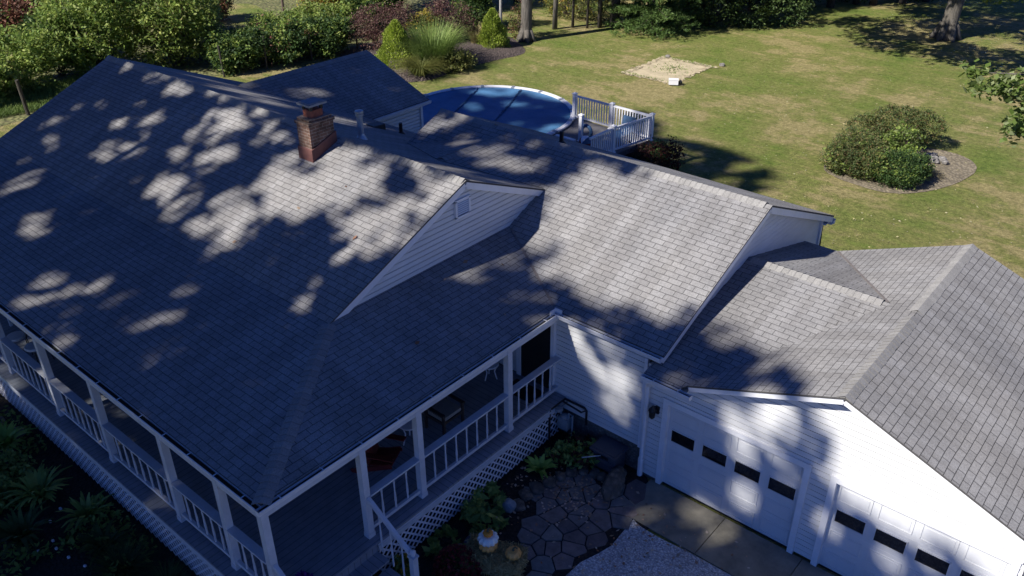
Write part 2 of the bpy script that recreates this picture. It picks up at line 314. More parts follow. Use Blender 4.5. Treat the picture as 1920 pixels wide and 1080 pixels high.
# ---------------------------------------------------------------- mesh and object helpers
class MB:
    def __init__(self): self.v = []; self.f = []; self.uv = []
    def add(self, verts, faces, uvs=None):
        b = len(self.v); self.v.extend([tuple(p) for p in verts])
        for k, f in enumerate(faces):
            self.f.append(tuple(b + i for i in f)); self.uv.append(uvs[k] if uvs else None)
        return self
    def poly(self, pts, uv=None): return self.add(pts, [tuple(range(len(pts)))], [uv] if uv else None)
    def box(self, c, s, rz=0.0, rx=0.0, ry=0.0):
        m = Matrix.Rotation(rz, 3, 'Z') @ Matrix.Rotation(ry, 3, 'Y') @ Matrix.Rotation(rx, 3, 'X')
        h = [Vector((x * s[0] / 2, y * s[1] / 2, z * s[2] / 2)) for x in (-1, 1) for y in (-1, 1) for z in (-1, 1)]
        p = [m @ q + Vector(c) for q in h]
        return self.add(p, [(0, 1, 3, 2), (4, 6, 7, 5), (0, 4, 5, 1), (2, 3, 7, 6), (0, 2, 6, 4), (1, 5, 7, 3)])
    def lohi(self, a, b): return self.box([(x + y) / 2 for x, y in zip(a, b)], [abs(y - x) for x, y in zip(a, b)])
    def beam(self, p, q, w, h, up=(0, 0, 1)):
        p, q, up = Vector(p), Vector(q), Vector(up); d = (q - p).normalized(); s = d.cross(up).normalized(); u = s.cross(d).normalized()
        o = [s * (w / 2) * a + u * (h / 2) * b for a, b in ((-1, -1), (1, -1), (1, 1), (-1, 1))]
        return self.add([p + x for x in o] + [q + x for x in o], [(3, 2, 1, 0), (4, 5, 6, 7), (0, 1, 5, 4), (1, 2, 6, 5), (2, 3, 7, 6), (3, 0, 4, 7)])
    def tube(self, path, radii, n=8, cap=True):
        path = [Vector(p) for p in path]
        if not hasattr(radii, '__len__'): radii = [radii] * len(path)
        rings = []; ref = Vector((0.31, 0.77, 0.55))
        for i, p in enumerate(path):
            d = (path[min(i + 1, len(path) - 1)] - path[max(i - 1, 0)]).normalized()
            a = d.cross(ref)
            if a.length < 1e-3: a = d.cross(Vector((1, 0, 0)))
            a.normalize(); b = d.cross(a)
            rings.append([p + (a * math.cos(2 * math.pi * k / n) + b * math.sin(2 * math.pi * k / n)) * radii[i] for k in range(n)])
        vs = [q for r in rings for q in r]; fs = []
        for i in range(len(path) - 1):
            for k in range(n): fs.append((i * n + k, i * n + (k + 1) % n, (i + 1) * n + (k + 1) % n, (i + 1) * n + k))
        if cap: fs += [tuple(range(n))[::-1], tuple((len(path) - 1) * n + k for k in range(n))]
        return self.add(vs, fs)
    def lathe(self, c, prof, n=16, lobes=0, amp=0.0, squash=1.0):
        vs = []; fs = []
        for r, z in prof:
            for k in range(n):
                t = 2 * math.pi * k / n; rr = r * (1 - amp * (0.5 + 0.5 * math.cos(lobes * t)) if lobes else 1)
                vs.append((c[0] + rr * math.cos(t), c[1] + rr * math.sin(t) * squash, c[2] + z))
        for i in range(len(prof) - 1):
            for k in range(n): fs.append((i * n + k, i * n + (k + 1) % n, (i + 1) * n + (k + 1) % n, (i + 1) * n + k))
        fs += [tuple(range(n))[::-1], tuple((len(prof) - 1) * n + k for k in range(n))]
        return self.add(vs, fs)
    def build(self, name, mat, parent=None, smooth=False, loc=None, **props):
        me = bpy.data.meshes.new(name); me.from_pydata(self.v, [], self.f)
        if any(u for u in self.uv):
            ul = me.uv_layers.new(name='UVMap'); i = 0
            for p, u in zip(me.polygons, self.uv):
                for k in range(p.loop_total): ul.data[p.loop_start + k].uv = u[k] if u else (0, 0)
        me.materials.append(mat)
        if smooth: me.polygons.foreach_set('use_smooth', [True] * len(me.polygons))
        me.update()
        return link(name, me, parent, **props)

def link(name, me, parent=None, **props):
    o = bpy.data.objects.new(name, me); COL.objects.link(o)
    if parent is not None:
        o.parent = parent; o.matrix_parent_inverse = Matrix.Translation(-parent.location) if parent.parent is None else Matrix.Identity(4)
    for k, v in props.items(): o[k] = v
    return o

def thing(name, label, category, loc=(0, 0, 0), group=None):
    o = bpy.data.objects.new(name, None); COL.objects.link(o); o.location = loc; o.empty_display_size = 0.2
    o['label'] = label; o['category'] = category
    if group: o['group'] = group
    return o
def tag(o, label, category, group=None):
    o['label'] = label; o['category'] = category
    if group: o['group'] = group
    return o
def structure(o): o['kind'] = 'structure'; return o

def quads_mesh(name, P, U, V, mat, parent=None, shape='diamond', **props):
    """many small leaves: centres P, half axes U and V (N x 3 arrays)"""
    n = len(P)
    if shape == 'diamond': c = np.stack([P - V, P + U * 0.8 - V * 0.1, P + V, P - U * 0.8 - V * 0.1], 1)
    else: c = np.stack([P - U - V, P + U - V, P + U + V, P - U + V], 1)
    co = c.reshape(-1, 3).astype(np.float32)
    me = bpy.data.meshes.new(name)
    me.vertices.add(4 * n); me.vertices.foreach_set('co', co.ravel())
    me.loops.add(4 * n); me.loops.foreach_set('vertex_index', np.arange(4 * n, dtype=np.int32))
    me.polygons.add(n); me.polygons.foreach_set('loop_start', np.arange(0, 4 * n, 4, dtype=np.int32))
    me.materials.append(mat); me.update(calc_edges=True); me.validate()
    return link(name, me, parent, **props)

def rand_axes(n, size, flat=0.0, jitter=0.35, aspect=0.6):
    nrm = rng.normal(size=(n, 3)); nrm[:, 2] = nrm[:, 2] + flat * np.sign(nrm[:, 2] + 1e-9); nrm /= np.linalg.norm(nrm, axis=1)[:, None]
    t = rng.normal(size=(n, 3)); u = np.cross(nrm, t); u /= np.linalg.norm(u, axis=1)[:, None]; v = np.cross(nrm, u)
    s = size * (1 + jitter * rng.uniform(-1, 1, size=(n, 1))) / 2
    return u * s * aspect, v * s

def crown_points(blobs, n, shell=0.55, clump=0.35, per=14):
    """leaf centres: clumps placed through ellipsoid blobs (cx,cy,cz,rx,ry,rz), denser to the outside"""
    vol = np.array([b[3] * b[4] * b[5] for b in blobs]) ** 0.8; vol /= vol.sum()
    k = max(4, n // per); idx = rng.choice(len(blobs), size=k, p=vol)
    d = rng.normal(size=(k, 3)); d /= np.linalg.norm(d, axis=1)[:, None]
    r = shell + (1.06 - shell) * rng.uniform(0, 1, size=(k, 1)) ** 0.7
    B = np.array([b[:6] for b in blobs], float)[idx]
    c = B[:, :3] + d * r * B[:, 3:]
    cs = clump * rng.uniform(0.5, 1.3, size=(k, 1))
    P = np.repeat(c, per, 0) + rng.normal(size=(k * per, 3)) * np.repeat(cs, per, 0) * np.array([1, 1, 0.7]) * 0.6
    return P

def bush(name, label, category, loc, blobs, n, size, mat, group=None, stems=5, stemr=0.03, clump=0.3, extra=None, shell=0.5, bark='darkbark', flat=0.4):
    x, y = loc
    t = thing(name, label, category, (x, y, 0), group)
    P = crown_points(blobs, n, shell, clump); P[:, 2] = np.maximum(P[:, 2], 0.03)
    P += np.array([x, y, 0])
    U, V = rand_axes(len(P), size, flat)
    quads_mesh('crown', P, U, V, M[mat], t)
    if extra:
        for m2, frac, sc in extra:
            Q = crown_points(blobs, int(n * frac), 0.75, clump); Q[:, 2] = np.maximum(Q[:, 2], 0.03); Q += np.array([x, y, 0])
            U, V = rand_axes(len(Q), size * sc, flat); quads_mesh('accent_leaves', Q, U, V, M[m2], t)
    sm = MB()
    for i in range(stems):
        b = blobs[i % len(blobs)]; e = Vector((x + b[0] + R.uniform(-.5, .5) * b[3], y + b[1] + R.uniform(-.5, .5) * b[4], b[2] + R.uniform(0, .6) * b[5]))
        s = Vector((x + R.uniform(-.15, .15), y + R.uniform(-.15, .15), 0)); mdl = s.lerp(e, 0.5) + Vector((R.uniform(-.15, .15), R.uniform(-.15, .15), 0.1))
        sm.tube([s, mdl, e], [stemr, stemr * 0.7, stemr * 0.3], 5)
    sm.build('stem', M[bark], t)
    return t

def blades(name, label, category, loc, n, length, mat, spread=0.6, width=0.02, group=None, z0=0.0, base=0.15, lift=1.0, segs=4, part='foliage', jitter=0.3):
    """arching grass-like or strap leaves from one clump"""
    x, y = loc; t = thing(name, label, category, (x, y, z0), group); mb = MB()
    for i in range(n):
        a = R.uniform(0, 2 * math.pi); L = length * R.uniform(1 - jitter, 1 + jitter * 0.5); sp = spread * R.uniform(0.25, 1.0)
        d = Vector((math.cos(a), math.sin(a), 0)); s = Vector((-d.y, d.x, 0)); br = base * math.sqrt(R.random())
        p0 = Vector((x, y, z0)) + d * br; prev = None; w = width * R.uniform(0.7, 1.2)
        vs = []
        for k in range(segs + 1):
            q = k / segs
            r = sp * L * q * q * 0.9 + 0.1 * L * q; h = lift * L * (q - 0.62 * sp * q * q * q)
            p = p0 + d * r + Vector((0, 0, max(0.01, h)))
            ww = w * (1 - 0.85 * q) if width < 0.05 else w * (math.sin(math.pi * min(0.97, 0.12 + 0.88 * q)) ** 0.8 + 0.08)
            vs += [p - s * ww / 2, p + s * ww / 2]
        mb.add(vs, [(2 * k, 2 * k + 1, 2 * k + 3, 2 * k + 2) for k in range(segs)])
    mb.build(part, M[mat], t)
    return t

def clip_band(poly, lo, hi):
    def half(pts, val, keep_above):
        out = []
        for i in range(len(pts)):
            a, b = pts[i], pts[(i + 1) % len(pts)]
            ia = (a[1] >= val) if keep_above else (a[1] <= val); ib = (b[1] >= val) if keep_above else (b[1] <= val)
            if ia: out.append(a)
            if ia != ib:
                t = (val - a[1]) / (b[1] - a[1]); out.append((a[0] + t * (b[0] - a[0]), val))
        return out
    p = half(poly, lo, True)
    return half(p, hi, False) if len(p) > 2 else []

def clapboard(mb, polys, org, udir, nrm, zref=0.0, course=0.125, lap=0.022, gap=0.026, deep=0.05):
    """lap siding on convex outlines (u, z): every board leans out to its lower edge, and a shadow gap under it shows the recessed backing"""
    org, udir, nrm = Vector(org), Vector(udir), Vector(nrm)
    for poly in polys:
        mb.poly([org + udir * u + Vector((0, 0, z)) - nrm * deep for u, z in poly])
        zs = [p[1] for p in poly]; k0 = math.floor((min(zs) - zref) / course); k1 = math.ceil((max(zs) - zref) / course)
        for k in range(k0, k1):
            lo, hi = zref + k * course, zref + (k + 1) * course
            c = clip_band(poly, lo, hi - gap)
            if len(c) < 3: continue
            mb.poly([org + udir * u + Vector((0, 0, z)) + nrm * (0.002 + lap * (1 - (z - lo) / course)) for u, z in c])
            for zz, e in ((lo, 0.002 + lap), (hi - gap, 0.002 + lap * gap / course)):
                s = sorted(u for u, z in c if abs(z - zz) < 1e-6)
                if len(s) >= 2: mb.poly([org + udir * u + Vector((0, 0, zz)) + nrm * d for u, d in ((s[0], -deep), (s[-1], -deep), (s[-1], e), (s[0], e))])
    return mb

def roof_plane(name, pts, parent, udir, label=None, thick=0.10, mat='shingle'):
    """a sloped slab; UV in metres: u along the courses, v up the slope"""
    pts = [Vector(p) for p in pts]; n = (pts[1] - pts[0]).cross(pts[2] - pts[0]).normalized()
    if n.z < 0: pts = pts[::-1]; n = -n
    u = Vector(udir).normalized(); v = n.cross(u).normalized()
    if v.z < 0: v = -v
    o = Vector((0, 0, 0))
    mb = MB(); uv = [((p - o).dot(u) + 50, (p - o).dot(v) + 50) for p in pts]
    mb.poly(pts, uv)
    low = [p - Vector((0, 0, thick)) for p in pts]; k = len(pts)
    mb.poly(low[::-1], [(0, 0)] * k)
    for i in range(k):
        j = (i + 1) % k; mb.poly([pts[i], low[i], low[j], pts[j]], [(0, 0)] * 4)
    ob = mb.build(name, M[mat], parent)
    if label: ob['label'] = label
    return ob

def ridge_cap(p, q, na, nb, parent, half=0.15, step=0.14, lift=0.016, label=None, flip=False):
    """overlapping cap shingles bent over the line p-q; na, nb are the down-slope directions of the two sides"""
    p, q = Vector(p), Vector(q); L = (q - p).length; d = (q - p).normalized(); na, nb = Vector(na).normalized(), Vector(nb).normalized()
    up = Vector((0, 0, 1)); mb = MB(); k = int(L / step)
    for i in range(k):
        s = p + d * (i * step); e = p + d * ((i + 1) * step + 0.03); j = R.uniform(-.012, .012); t = R.uniform(-.006, .006)
        h0, h1 = (lift + 0.011, lift - 0.003) if not flip else (lift - 0.003, lift + 0.011)
        vs = []
        for b, h in ((s, h0), (e, h1)):
            vs += [b + na * (half + j) + d * t + up * (h - 0.014), b + na * half * 0.35 + up * (h + 0.004), b + up * (h + 0.012), b + nb * half * 0.35 + up * (h + 0.004), b + nb * (half - j) - d * t + up * (h - 0.014)]
        o = 0 if not flip else 5
        low = [vs[o + a] - up * 0.018 - d * (0.01 if flip else -0.01) for a in range(5)] + [vs[0] - up * .03, vs[5] - up * .03, vs[4] - up * .03, vs[9] - up * .03]
        fs = [(a, a + 1, a + 6, a + 5) for a in range(4)] + [(o + a, o + a + 1, 10 + a + 1, 10 + a) for a in range(4)] + [(0, 5, 16, 15), (4, 9, 18, 17)]
        mb.add(vs + low, fs)
    o = mb.build('ridge_cap', M['cap'], parent)
    if label: o['label'] = label
    return o

def gutter(p, q, out, parent, label=None, w=0.115, h=0.10, litter=True, hangers=0.75, drop=0.0):
    """open metal trough from p to q; 'out' points away from the wall; p, q lie on the roof edge"""
    p, q, out = Vector(p), Vector(q), Vector(out).normalized(); up = Vector((0, 0, 1))
    prof = [(0.0, 0.0), (0.0, -h), (w * 0.72, -h), (w * 0.86, -h * 0.45), (w, -0.012), (w, 0.012), (w - 0.016, 0.012), (w - 0.018, -0.012), (w * 0.82, -h * 0.45), (w * 0.68, -h + 0.008), (0.008, -h + 0.008), (0.008, 0.0)]
    mb = MB(); n = len(prof)
    vs = [b + out * a + up * z for b in (p, q) for a, z in prof]
    mb.add(vs, [(i, (i + 1) % n, n + (i + 1) % n, n + i) for i in range(n)])
    for b in (p, q): mb.add([b, b + out * w, b + out * w * 0.72 - up * h, b - up * h], [(0, 1, 2, 3)])
    g = mb.build('gutter', M['gutter'], parent)
    if label: g['label'] = label
    L = (q - p).length; d = (q - p).normalized()
    if litter:
        lb = MB(); lb.add([p + out * 0.01 - up * h * 0.4 + d * 0.05, q + out * 0.01 - up * h * 0.4 - d * 0.05, q + out * w * 0.84 - up * h * 0.42 - d * 0.05, p + out * w * 0.84 - up * h * 0.42 + d * 0.05], [(0, 1, 2, 3)])
        lb.build('leaf_litter', M['debris'], g)
    k = int(L / hangers); me = None
    for i in range(k):
        c = p + d * (L * (i + 0.5) / k)
        hb = MB(); hb.beam(c - out * 0.03 + up * 0.008, c + out * w + up * 0.008, 0.018, 0.008); hb.build('gutter_hanger', M['gutter'], g)
    return g

def tree(name, label, loc, trunk, limbs, blobs, n, size, mat, bark='bark', group=None, category='tree', clump=0.5, shell=0.35, points=None, per=14):
    x, y = loc; t = thing(name, label, category, (x, y, 0), group)
    tb = MB(); tb.tube([(x + a, y + b, z) for a, b, z, r in trunk], [r for a, b, z, r in trunk], 12); tk = tb.build('trunk', M[bark], t, smooth=True)
    if limbs:
        for L in limbs:
            lb = MB(); lb.tube([(x + a, y + b, z) for a, b, z, r in L], [r for a, b, z, r in L], 7); lb.build('limb', M[bark], t, smooth=True)
    if points is None:
        P = crown_points(blobs, n, shell, clump, per) + np.array([x, y, 0])
    else: P = points
    U, V = rand_axes(len(P), size, 0.3)
    if len(P): quads_mesh('crown', P, U, V, M[mat], t)
    return t
# ---------------------------------------------------------------- the house
H = thing('house', 'white clapboard house with grey shingle roofs, wrap-around porch and attached two-door garage', 'house', (0, 0, 0))
RT = 0.04
X0, XG = -15.223, 0.0
def roof(pts, u, label): return roof_plane('roof', pts, H, u, label, RT)
PF = lambda y: 3.86 + 0.176 * (y + 3.961)
MFz = lambda y: 3.259 + 0.4265 * y
MRz = lambda y: 5.543 - 0.416 * (y + 0.038)
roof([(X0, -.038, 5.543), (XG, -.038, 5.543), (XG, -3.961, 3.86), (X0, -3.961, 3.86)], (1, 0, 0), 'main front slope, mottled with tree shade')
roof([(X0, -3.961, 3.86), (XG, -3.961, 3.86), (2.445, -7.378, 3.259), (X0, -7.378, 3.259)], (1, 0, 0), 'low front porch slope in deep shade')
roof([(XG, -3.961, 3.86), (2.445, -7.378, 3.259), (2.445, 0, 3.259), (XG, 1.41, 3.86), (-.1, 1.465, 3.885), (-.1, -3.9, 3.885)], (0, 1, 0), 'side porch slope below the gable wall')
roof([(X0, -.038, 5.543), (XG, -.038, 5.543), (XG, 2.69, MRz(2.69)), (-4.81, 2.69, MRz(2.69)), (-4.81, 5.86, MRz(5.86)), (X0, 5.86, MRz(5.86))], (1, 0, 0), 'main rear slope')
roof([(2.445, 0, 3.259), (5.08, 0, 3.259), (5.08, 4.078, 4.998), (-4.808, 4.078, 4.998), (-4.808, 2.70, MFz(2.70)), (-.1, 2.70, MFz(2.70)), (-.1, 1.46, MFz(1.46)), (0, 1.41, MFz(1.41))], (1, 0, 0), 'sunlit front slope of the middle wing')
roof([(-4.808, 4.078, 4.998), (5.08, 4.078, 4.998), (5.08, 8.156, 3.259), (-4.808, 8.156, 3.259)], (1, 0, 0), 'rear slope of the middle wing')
CA, CB = Vector((-2.4, 1.52, MRz(1.52) + .012)), Vector((-2.3, 3.80, MFz(3.80) + .012))
roof([CA, CB, (-.06, 2.695, MRz(2.69) + .012)], (0, 1, 0), 'small saddle roof, right side')
roof([CA, CB, (-4.7, 2.695, MRz(2.69) + .012)], (0, 1, 0), 'small saddle roof, left side')
roof([(-13.091, 2.95, 4.302), (-13.091, 8.59, 4.302), (-9.966, 8.59, 3.09), (-9.966, 5.86, 3.09)], (0, 1, 0), 'rear wing slope in shade')
roof([(-13.091, 2.95, 4.302), (-13.091, 8.59, 4.302), (-16.216, 8.59, 3.09), (-16.216, 5.86, 3.09)], (0, 1, 0), 'rear wing far slope')
GS = 0.394
GLz = lambda x: 4.097 - GS * abs(8.553 - x)
ze_g = GLz(5.731)
roof([(4.9, 3.646, 3.871), (7.98, 3.646, 3.871), (5.731, -.194, ze_g), (5.65, -.33, ze_g - .031), (4.86, -.33, ze_g - .031), (4.86, .10, ze_g + .067), (4.9, .10, ze_g + .067)], (1, 0, 0), 'low connecting roof, front slope')
roof([(4.9, 3.646, 3.871), (7.98, 3.646, 3.871), (5.731, 6.87, ze_g), (4.9, 6.87, ze_g)], (1, 0, 0), 'low connecting roof, rear slope')
roof([(8.553, -.194, 4.097), (8.553, 6.866, 4.097), (5.731, 6.866, ze_g), (7.98, 3.646, 3.871), (5.731, -.194, ze_g)], (0, 1, 0), 'garage roof, left slope')
roof([(8.553, -.194, 4.097), (8.553, 6.866, 4.097), (11.95, 6.866, GLz(11.95)), (11.95, -.194, GLz(11.95))], (0, 1, 0), 'garage roof, right slope')

# ridge and hip caps
fr, bk = (0, -1, -.429), (0, 1, -.416)
ridge_cap((X0, -.038, 5.543), (-4.62, -.038, 5.543), fr, bk, H)
ridge_cap((-3.98, -.038, 5.543), (XG, -.038, 5.543), fr, bk, H, flip=True)
mf, mr = (0, -1, -.4265), (0, 1, -.4265)
ridge_cap((-4.808, 4.078, 4.998), (-2.75, 4.078, 4.998), mf, mr, H)
ridge_cap((-1.95, 4.078, 4.998), (5.0, 4.078, 4.998), mf, mr, H, flip=True)
ridge_cap(CA + Vector((0, .1, 0)), CB, (1, 0, -.2), (-1, 0, -.2), H)
ridge_cap((-13.091, 3.05, 4.302), (-13.091, 8.59, 4.302), (1, 0, -.388), (-1, 0, -.388), H)
ridge_cap((5.0, 3.646, 3.871), (7.85, 3.646, 3.871), (0, -1, -.2305), (0, 1, -.2655), H, flip=True)
ridge_cap((8.553, -.194, 4.097), (8.553, 3.15, 4.097), (-1, 0, -GS), (1, 0, -GS), H)
ridge_cap((8.553, 3.3, 4.097), (8.553, 6.866, 4.097), (-1, 0, -GS), (1, 0, -GS), H, flip=True)
ridge_cap((2.445, -7.378, 3.259), (0.0, -3.961, 3.86), (-.81, -.58, -.10), (.81, .58, -.20), H, half=0.15, label='hip cap running down to the porch corner')
# metal in the valleys
def strip(pts, w, label):
    mb = MB(); mb.beam(Vector(pts[0]) + Vector((0, 0, .008)), Vector(pts[1]) + Vector((0, 0, .008)), w, 0.012); o = mb.build('valley_flashing', M['valley'], H); o['label'] = label
strip([(2.445, 0, 3.259), (.02, 1.40, 3.86)], .05, 'valley beside the side porch roof')
strip([(7.9, 3.7, 3.86), (5.78, 6.8, 3.01)], .05, 'valley behind the garage ridge')

# walls: lap siding
def wall(polys, org, u, n, label=None, zref=0.0):
    o = clapboard(MB(), polys, org, u, n, zref).build('wall', M['siding'], H)
    if label: o['label'] = label
    return o
gw = wall([[(-3.88, 3.78), (1.45, 3.78), (2.66, 4.36), (-.038, 5.47)]], (-.10, 0, 0), (0, 1, 0), (1, 0, 0), 'shaded gable wall with a louvre vent', 3.86)
rect = lambda a, b, c, d: [(a, c), (b, c), (b, d), (a, d)]
mw = wall([rect(-.08, 1.40, 1.06, 3.27), rect(2.30, 4.70, .72, 3.24), rect(1.40, 2.30, 3.02, 3.27)], (0, .12, 0), (1, 0, 0), (0, -1, 0), 'wall between the porch and the garage, spotted with sun', .72)
wall([[(.14, 2.4), (7.75, 2.4), (7.75, 3.36), (4.078, 4.93), (.14, 3.25)]], (4.9, 0, 0), (0, 1, 0), (1, 0, 0), 'gable end above the low connecting roof', 2.4)
gwall = wall([rect(4.72, 5.14, .1, 2.90), rect(5.14, 5.80, 2.24, 2.93), [(5.80, 2.24), (11.70, 2.24), (11.70, 2.80), (8.553, 4.04), (5.80, 2.955)], rect(8.205, 8.57, .1, 2.24), rect(11.62, 11.70, .1, 2.24)], (0, .10, 0), (1, 0, 0), (0, -1, 0), 'garage front wall with bright sun patches', .1)
wall([rect(5.6, 8.42, .5, 3.02)], (-10.25, 0, 0), (0, 1, 0), (1, 0, 0), 'side wall of the rear wing', .5)
wall([rect(-4.0, .12, 1.06, 3.78)], (-.10, 0, 0), (0, 1, 0), (1, 0, 0), 'house wall under the side porch roof', 1.06)
wall([rect(-15.0, -.1, 1.06, 3.82)], (0, -4.02, 0), (1, 0, 0), (0, -1, 0), 'house wall under the front porch roof', 1.06)
wall([[(-4.02, .6), (5.6, .6), (5.6, 3.15), (-.038, 5.45), (-4.02, 3.78)]], (-15.05, 0, 0), (0, 1, 0), (-1, 0, 0))
wall([rect(-16.0, -10.25, .5, 3.0), [(-16.0, 3.0), (-10.25, 3.0), (-13.09, 4.22)]], (0, 8.42, 0), (1, 0, 0), (0, 1, 0))
wall([rect(5.4, 8.42, .5, 3.0)], (-16.0, 0, 0), (0, 1, 0), (-1, 0, 0))
wall([rect(-4.6, 4.9, .5, 3.35)], (0, 7.78, 0), (1, 0, 0), (0, 1, 0))
wall([rect(2.7, 7.78, .5, 3.3), [(2.7, 3.3), (7.78, 3.3), (4.078, 4.9)]], (-4.6, 0, 0), (0, 1, 0), (-1, 0, 0))
wall([rect(.12, 6.7, .1, 2.78)], (11.70, 0, 0), (0, 1, 0), (1, 0, 0))
wall([rect(4.9, 11.7, .1, 2.8), [(5.8, 2.8), (11.7, 2.8), (8.55, 4.0)]], (0, 6.7, 0), (1, 0, 0), (0, 1, 0))
wall([rect(-10.25, -4.6, .5, 3.2)], (0, 5.6, 0), (1, 0, 0), (0, 1, 0))
def part(name, mb, mat, parent=None, label=None, smooth=False):
    o = mb.build(name, M[mat], parent or H, smooth)
    if label: o['label'] = label
    return o
f = MB(); f.lohi((2.36, .14, -.3), (4.72, .3, .72)); f.lohi((4.72, .12, -.3), (5.14, .3, .1)); part('foundation', f, 'found')
f = MB(); f.lohi((-15, -4.0, -.3), (-.15, 5.55, 1.0)); f.lohi((-16, 5.6, -.3), (-10.3, 8.38, .5)); f.lohi((-4.55, 2.7, -.3), (4.85, 7.74, .5)); part('foundation', f, 'found')

# trim boards
def rake(p, q, drop=.115, h=.15, t=.035):
    m = MB(); m.beam(Vector(p) - Vector((0, 0, drop)), Vector(q) - Vector((0, 0, drop)), t, h); part('rake_board', m, 'trim')
rake((-.03, -3.93, 3.86), (-.03, -.045, 5.535)); rake((-.03, -.03, 5.535), (-.03, 2.62, MRz(2.62)))
rake((5.05, 0.0, 3.255), (5.05, 4.07, 4.99)); rake((5.05, 4.086, 4.99), (5.05, 8.15, 3.259))
rake((5.76, -.165, ze_g + .01), (8.545, -.165, 4.09), .09, .10); rake((8.561, -.165, 4.09), (11.93, -.165, GLz(11.93)), .09, .10)
rake((-13.085, 8.56, 4.297), (-9.97, 8.56, 3.09)); rake((-13.097, 8.56, 4.297), (-16.2, 8.56, 3.09))
rake((-15.2, -3.96, 3.85), (-15.2, -.045, 5.535)); rake((-15.2, -7.37, 3.25), (-15.2, -3.97, 3.85)); rake((-15.2, -.03, 5.535), (-15.2, 5.8, 3.1))
rake((-4.79, 2.75, 4.42), (-4.79, 4.07, 4.99)); rake((-4.79, 4.086, 4.99), (-4.79, 8.1, 3.28))
# soffits close the overhangs
m = MB(); m.add([(5.03, .02, 3.12), (5.03, 4.078, 4.85), (4.9, 4.078, 4.85), (4.9, .02, 3.12)], [(0, 1, 2, 3)]); part('soffit', m, 'trim')
m = MB(); m.add([(5.03, 8.12, 3.13), (5.03, 4.078, 4.85), (4.9, 4.078, 4.85), (4.9, 8.12, 3.13)], [(0, 1, 2, 3)]); part('soffit', m, 'trim')
m = MB(); m.lohi((2.5, -.002, 3.10), (5.03, .02, 3.22)); part('soffit', m, 'trim')
m = MB(); m.lohi((2.46, .02, 3.10), (5.03, .12, 3.12)); part('soffit', m, 'trim')
m = MB(); m.lohi((-4.7, 7.78, 3.1), (5.03, 8.12, 3.12)); part('soffit', m, 'trim')
m = MB(); m.lohi((-4.7, 8.12, 3.0), (5.07, 8.145, 3.20)); part('soffit', m, 'trim')
m = MB(); m.add([(5.76, -.15, ze_g - .13), (8.553, -.15, 3.965), (8.553, .09, 3.965), (5.76, .09, ze_g - .13)], [(0, 1, 2, 3)]); part('soffit', m, 'trim')
m = MB(); m.add([(11.9, -.15, GLz(11.9) - .13), (8.553, -.15, 3.965), (8.553, .09, 3.965), (11.9, .09, GLz(11.9) - .13)], [(0, 1, 2, 3)]); part('soffit', m, 'trim')
m = MB(); m.lohi((4.88, -.30, ze_g - .19), (5.74, .09, ze_g - .17)); part('soffit', m, 'trim')
m = MB(); m.lohi((4.88, -.325, ze_g - .18), (5.7, -.30, ze_g - .06)); part('soffit', m, 'trim')
m = MB(); m.lohi((-10.2, 5.9, 2.93), (-9.99, 8.55, 2.95)); part('soffit', m, 'trim')
m = MB(); m.lohi((-9.99, 5.9, 2.93), (-9.97, 8.55, 3.04)); part('soffit', m, 'trim')
m = MB(); m.lohi((2.29, .03, .72), (2.38, .13, 3.1)); part('corner_board', m, 'trim')
m = MB(); m.lohi((4.64, .05, .72), (4.71, .13, 3.0)); part('corner_board', m, 'trim')
m = MB(); m.lohi((4.715, .03, .08), (4.80, .13, 2.8)); part('corner_board', m, 'trim')
m = MB(); m.lohi((4.86, 7.70, .5), (4.96, 7.80, 3.3)); part('corner_board', m, 'trim')
m = MB(); m.lohi((-10.28, 8.35, .5), (-10.19, 8.45, 2.95)); part('corner_board', m, 'trim')

# gutters
gutter((2.445, -7.378, 3.225), (X0, -7.378, 3.225), (0, -1, 0), H, 'front porch gutter')
gutter((2.445, -7.49, 3.225), (2.445, -.01, 3.225), (1, 0, 0), H, 'side porch gutter')
gutter((2.45, 0, 3.225), (5.06, 0, 3.225), (0, -1, 0), H, 'gutter over the spotted wall')
gutter((4.86, -.33, ze_g - .05), (5.93, -.33, ze_g - .05), (0, -1, 0), H, 'short gutter stub beside the garage gable', hangers=.4)
gutter((-9.966, 5.95, 3.06), (-9.966, 8.59, 3.06), (1, 0, 0), H, 'rear wing gutter')
gutter((5.1, 8.15, 3.12), (-4.8, 8.15, 3.12), (0, 1, 0), H, 'rear gutter')
c = MB(); c.beam((2.43, -.02, 3.245), (2.62, -.02, 3.245), .02, .16); c.beam((2.46, -.02, 3.245), (2.46, -.22, 3.245), .02, .16); part('gutter_guard', c, 'gutter', label='splash guard where two gutters meet')
d = MB(); d.tube([(4.99, -.38, ze_g - .14), (4.92, -.18, ze_g - .38), (4.80, -.015, ze_g - .55), (4.79, -.015, .5)], .045, 8); d.tube([(4.79, -.015, .55), (4.79, -.015, .08)], .06, 8); part('downspout', d, 'gutter')
d = MB(); d.tube([(4.93, 7.86, 3.1), (4.97, 7.83, 2.5), (4.97, 7.83, .3)], .018, 6); part('cable', d, 'black')
d = MB(); d.tube([(-10.02, 5.97, 3.0), (-10.17, 5.9, 2.8), (-10.19, 5.9, .4)], .045, 8); part('downspout', d, 'gutter')

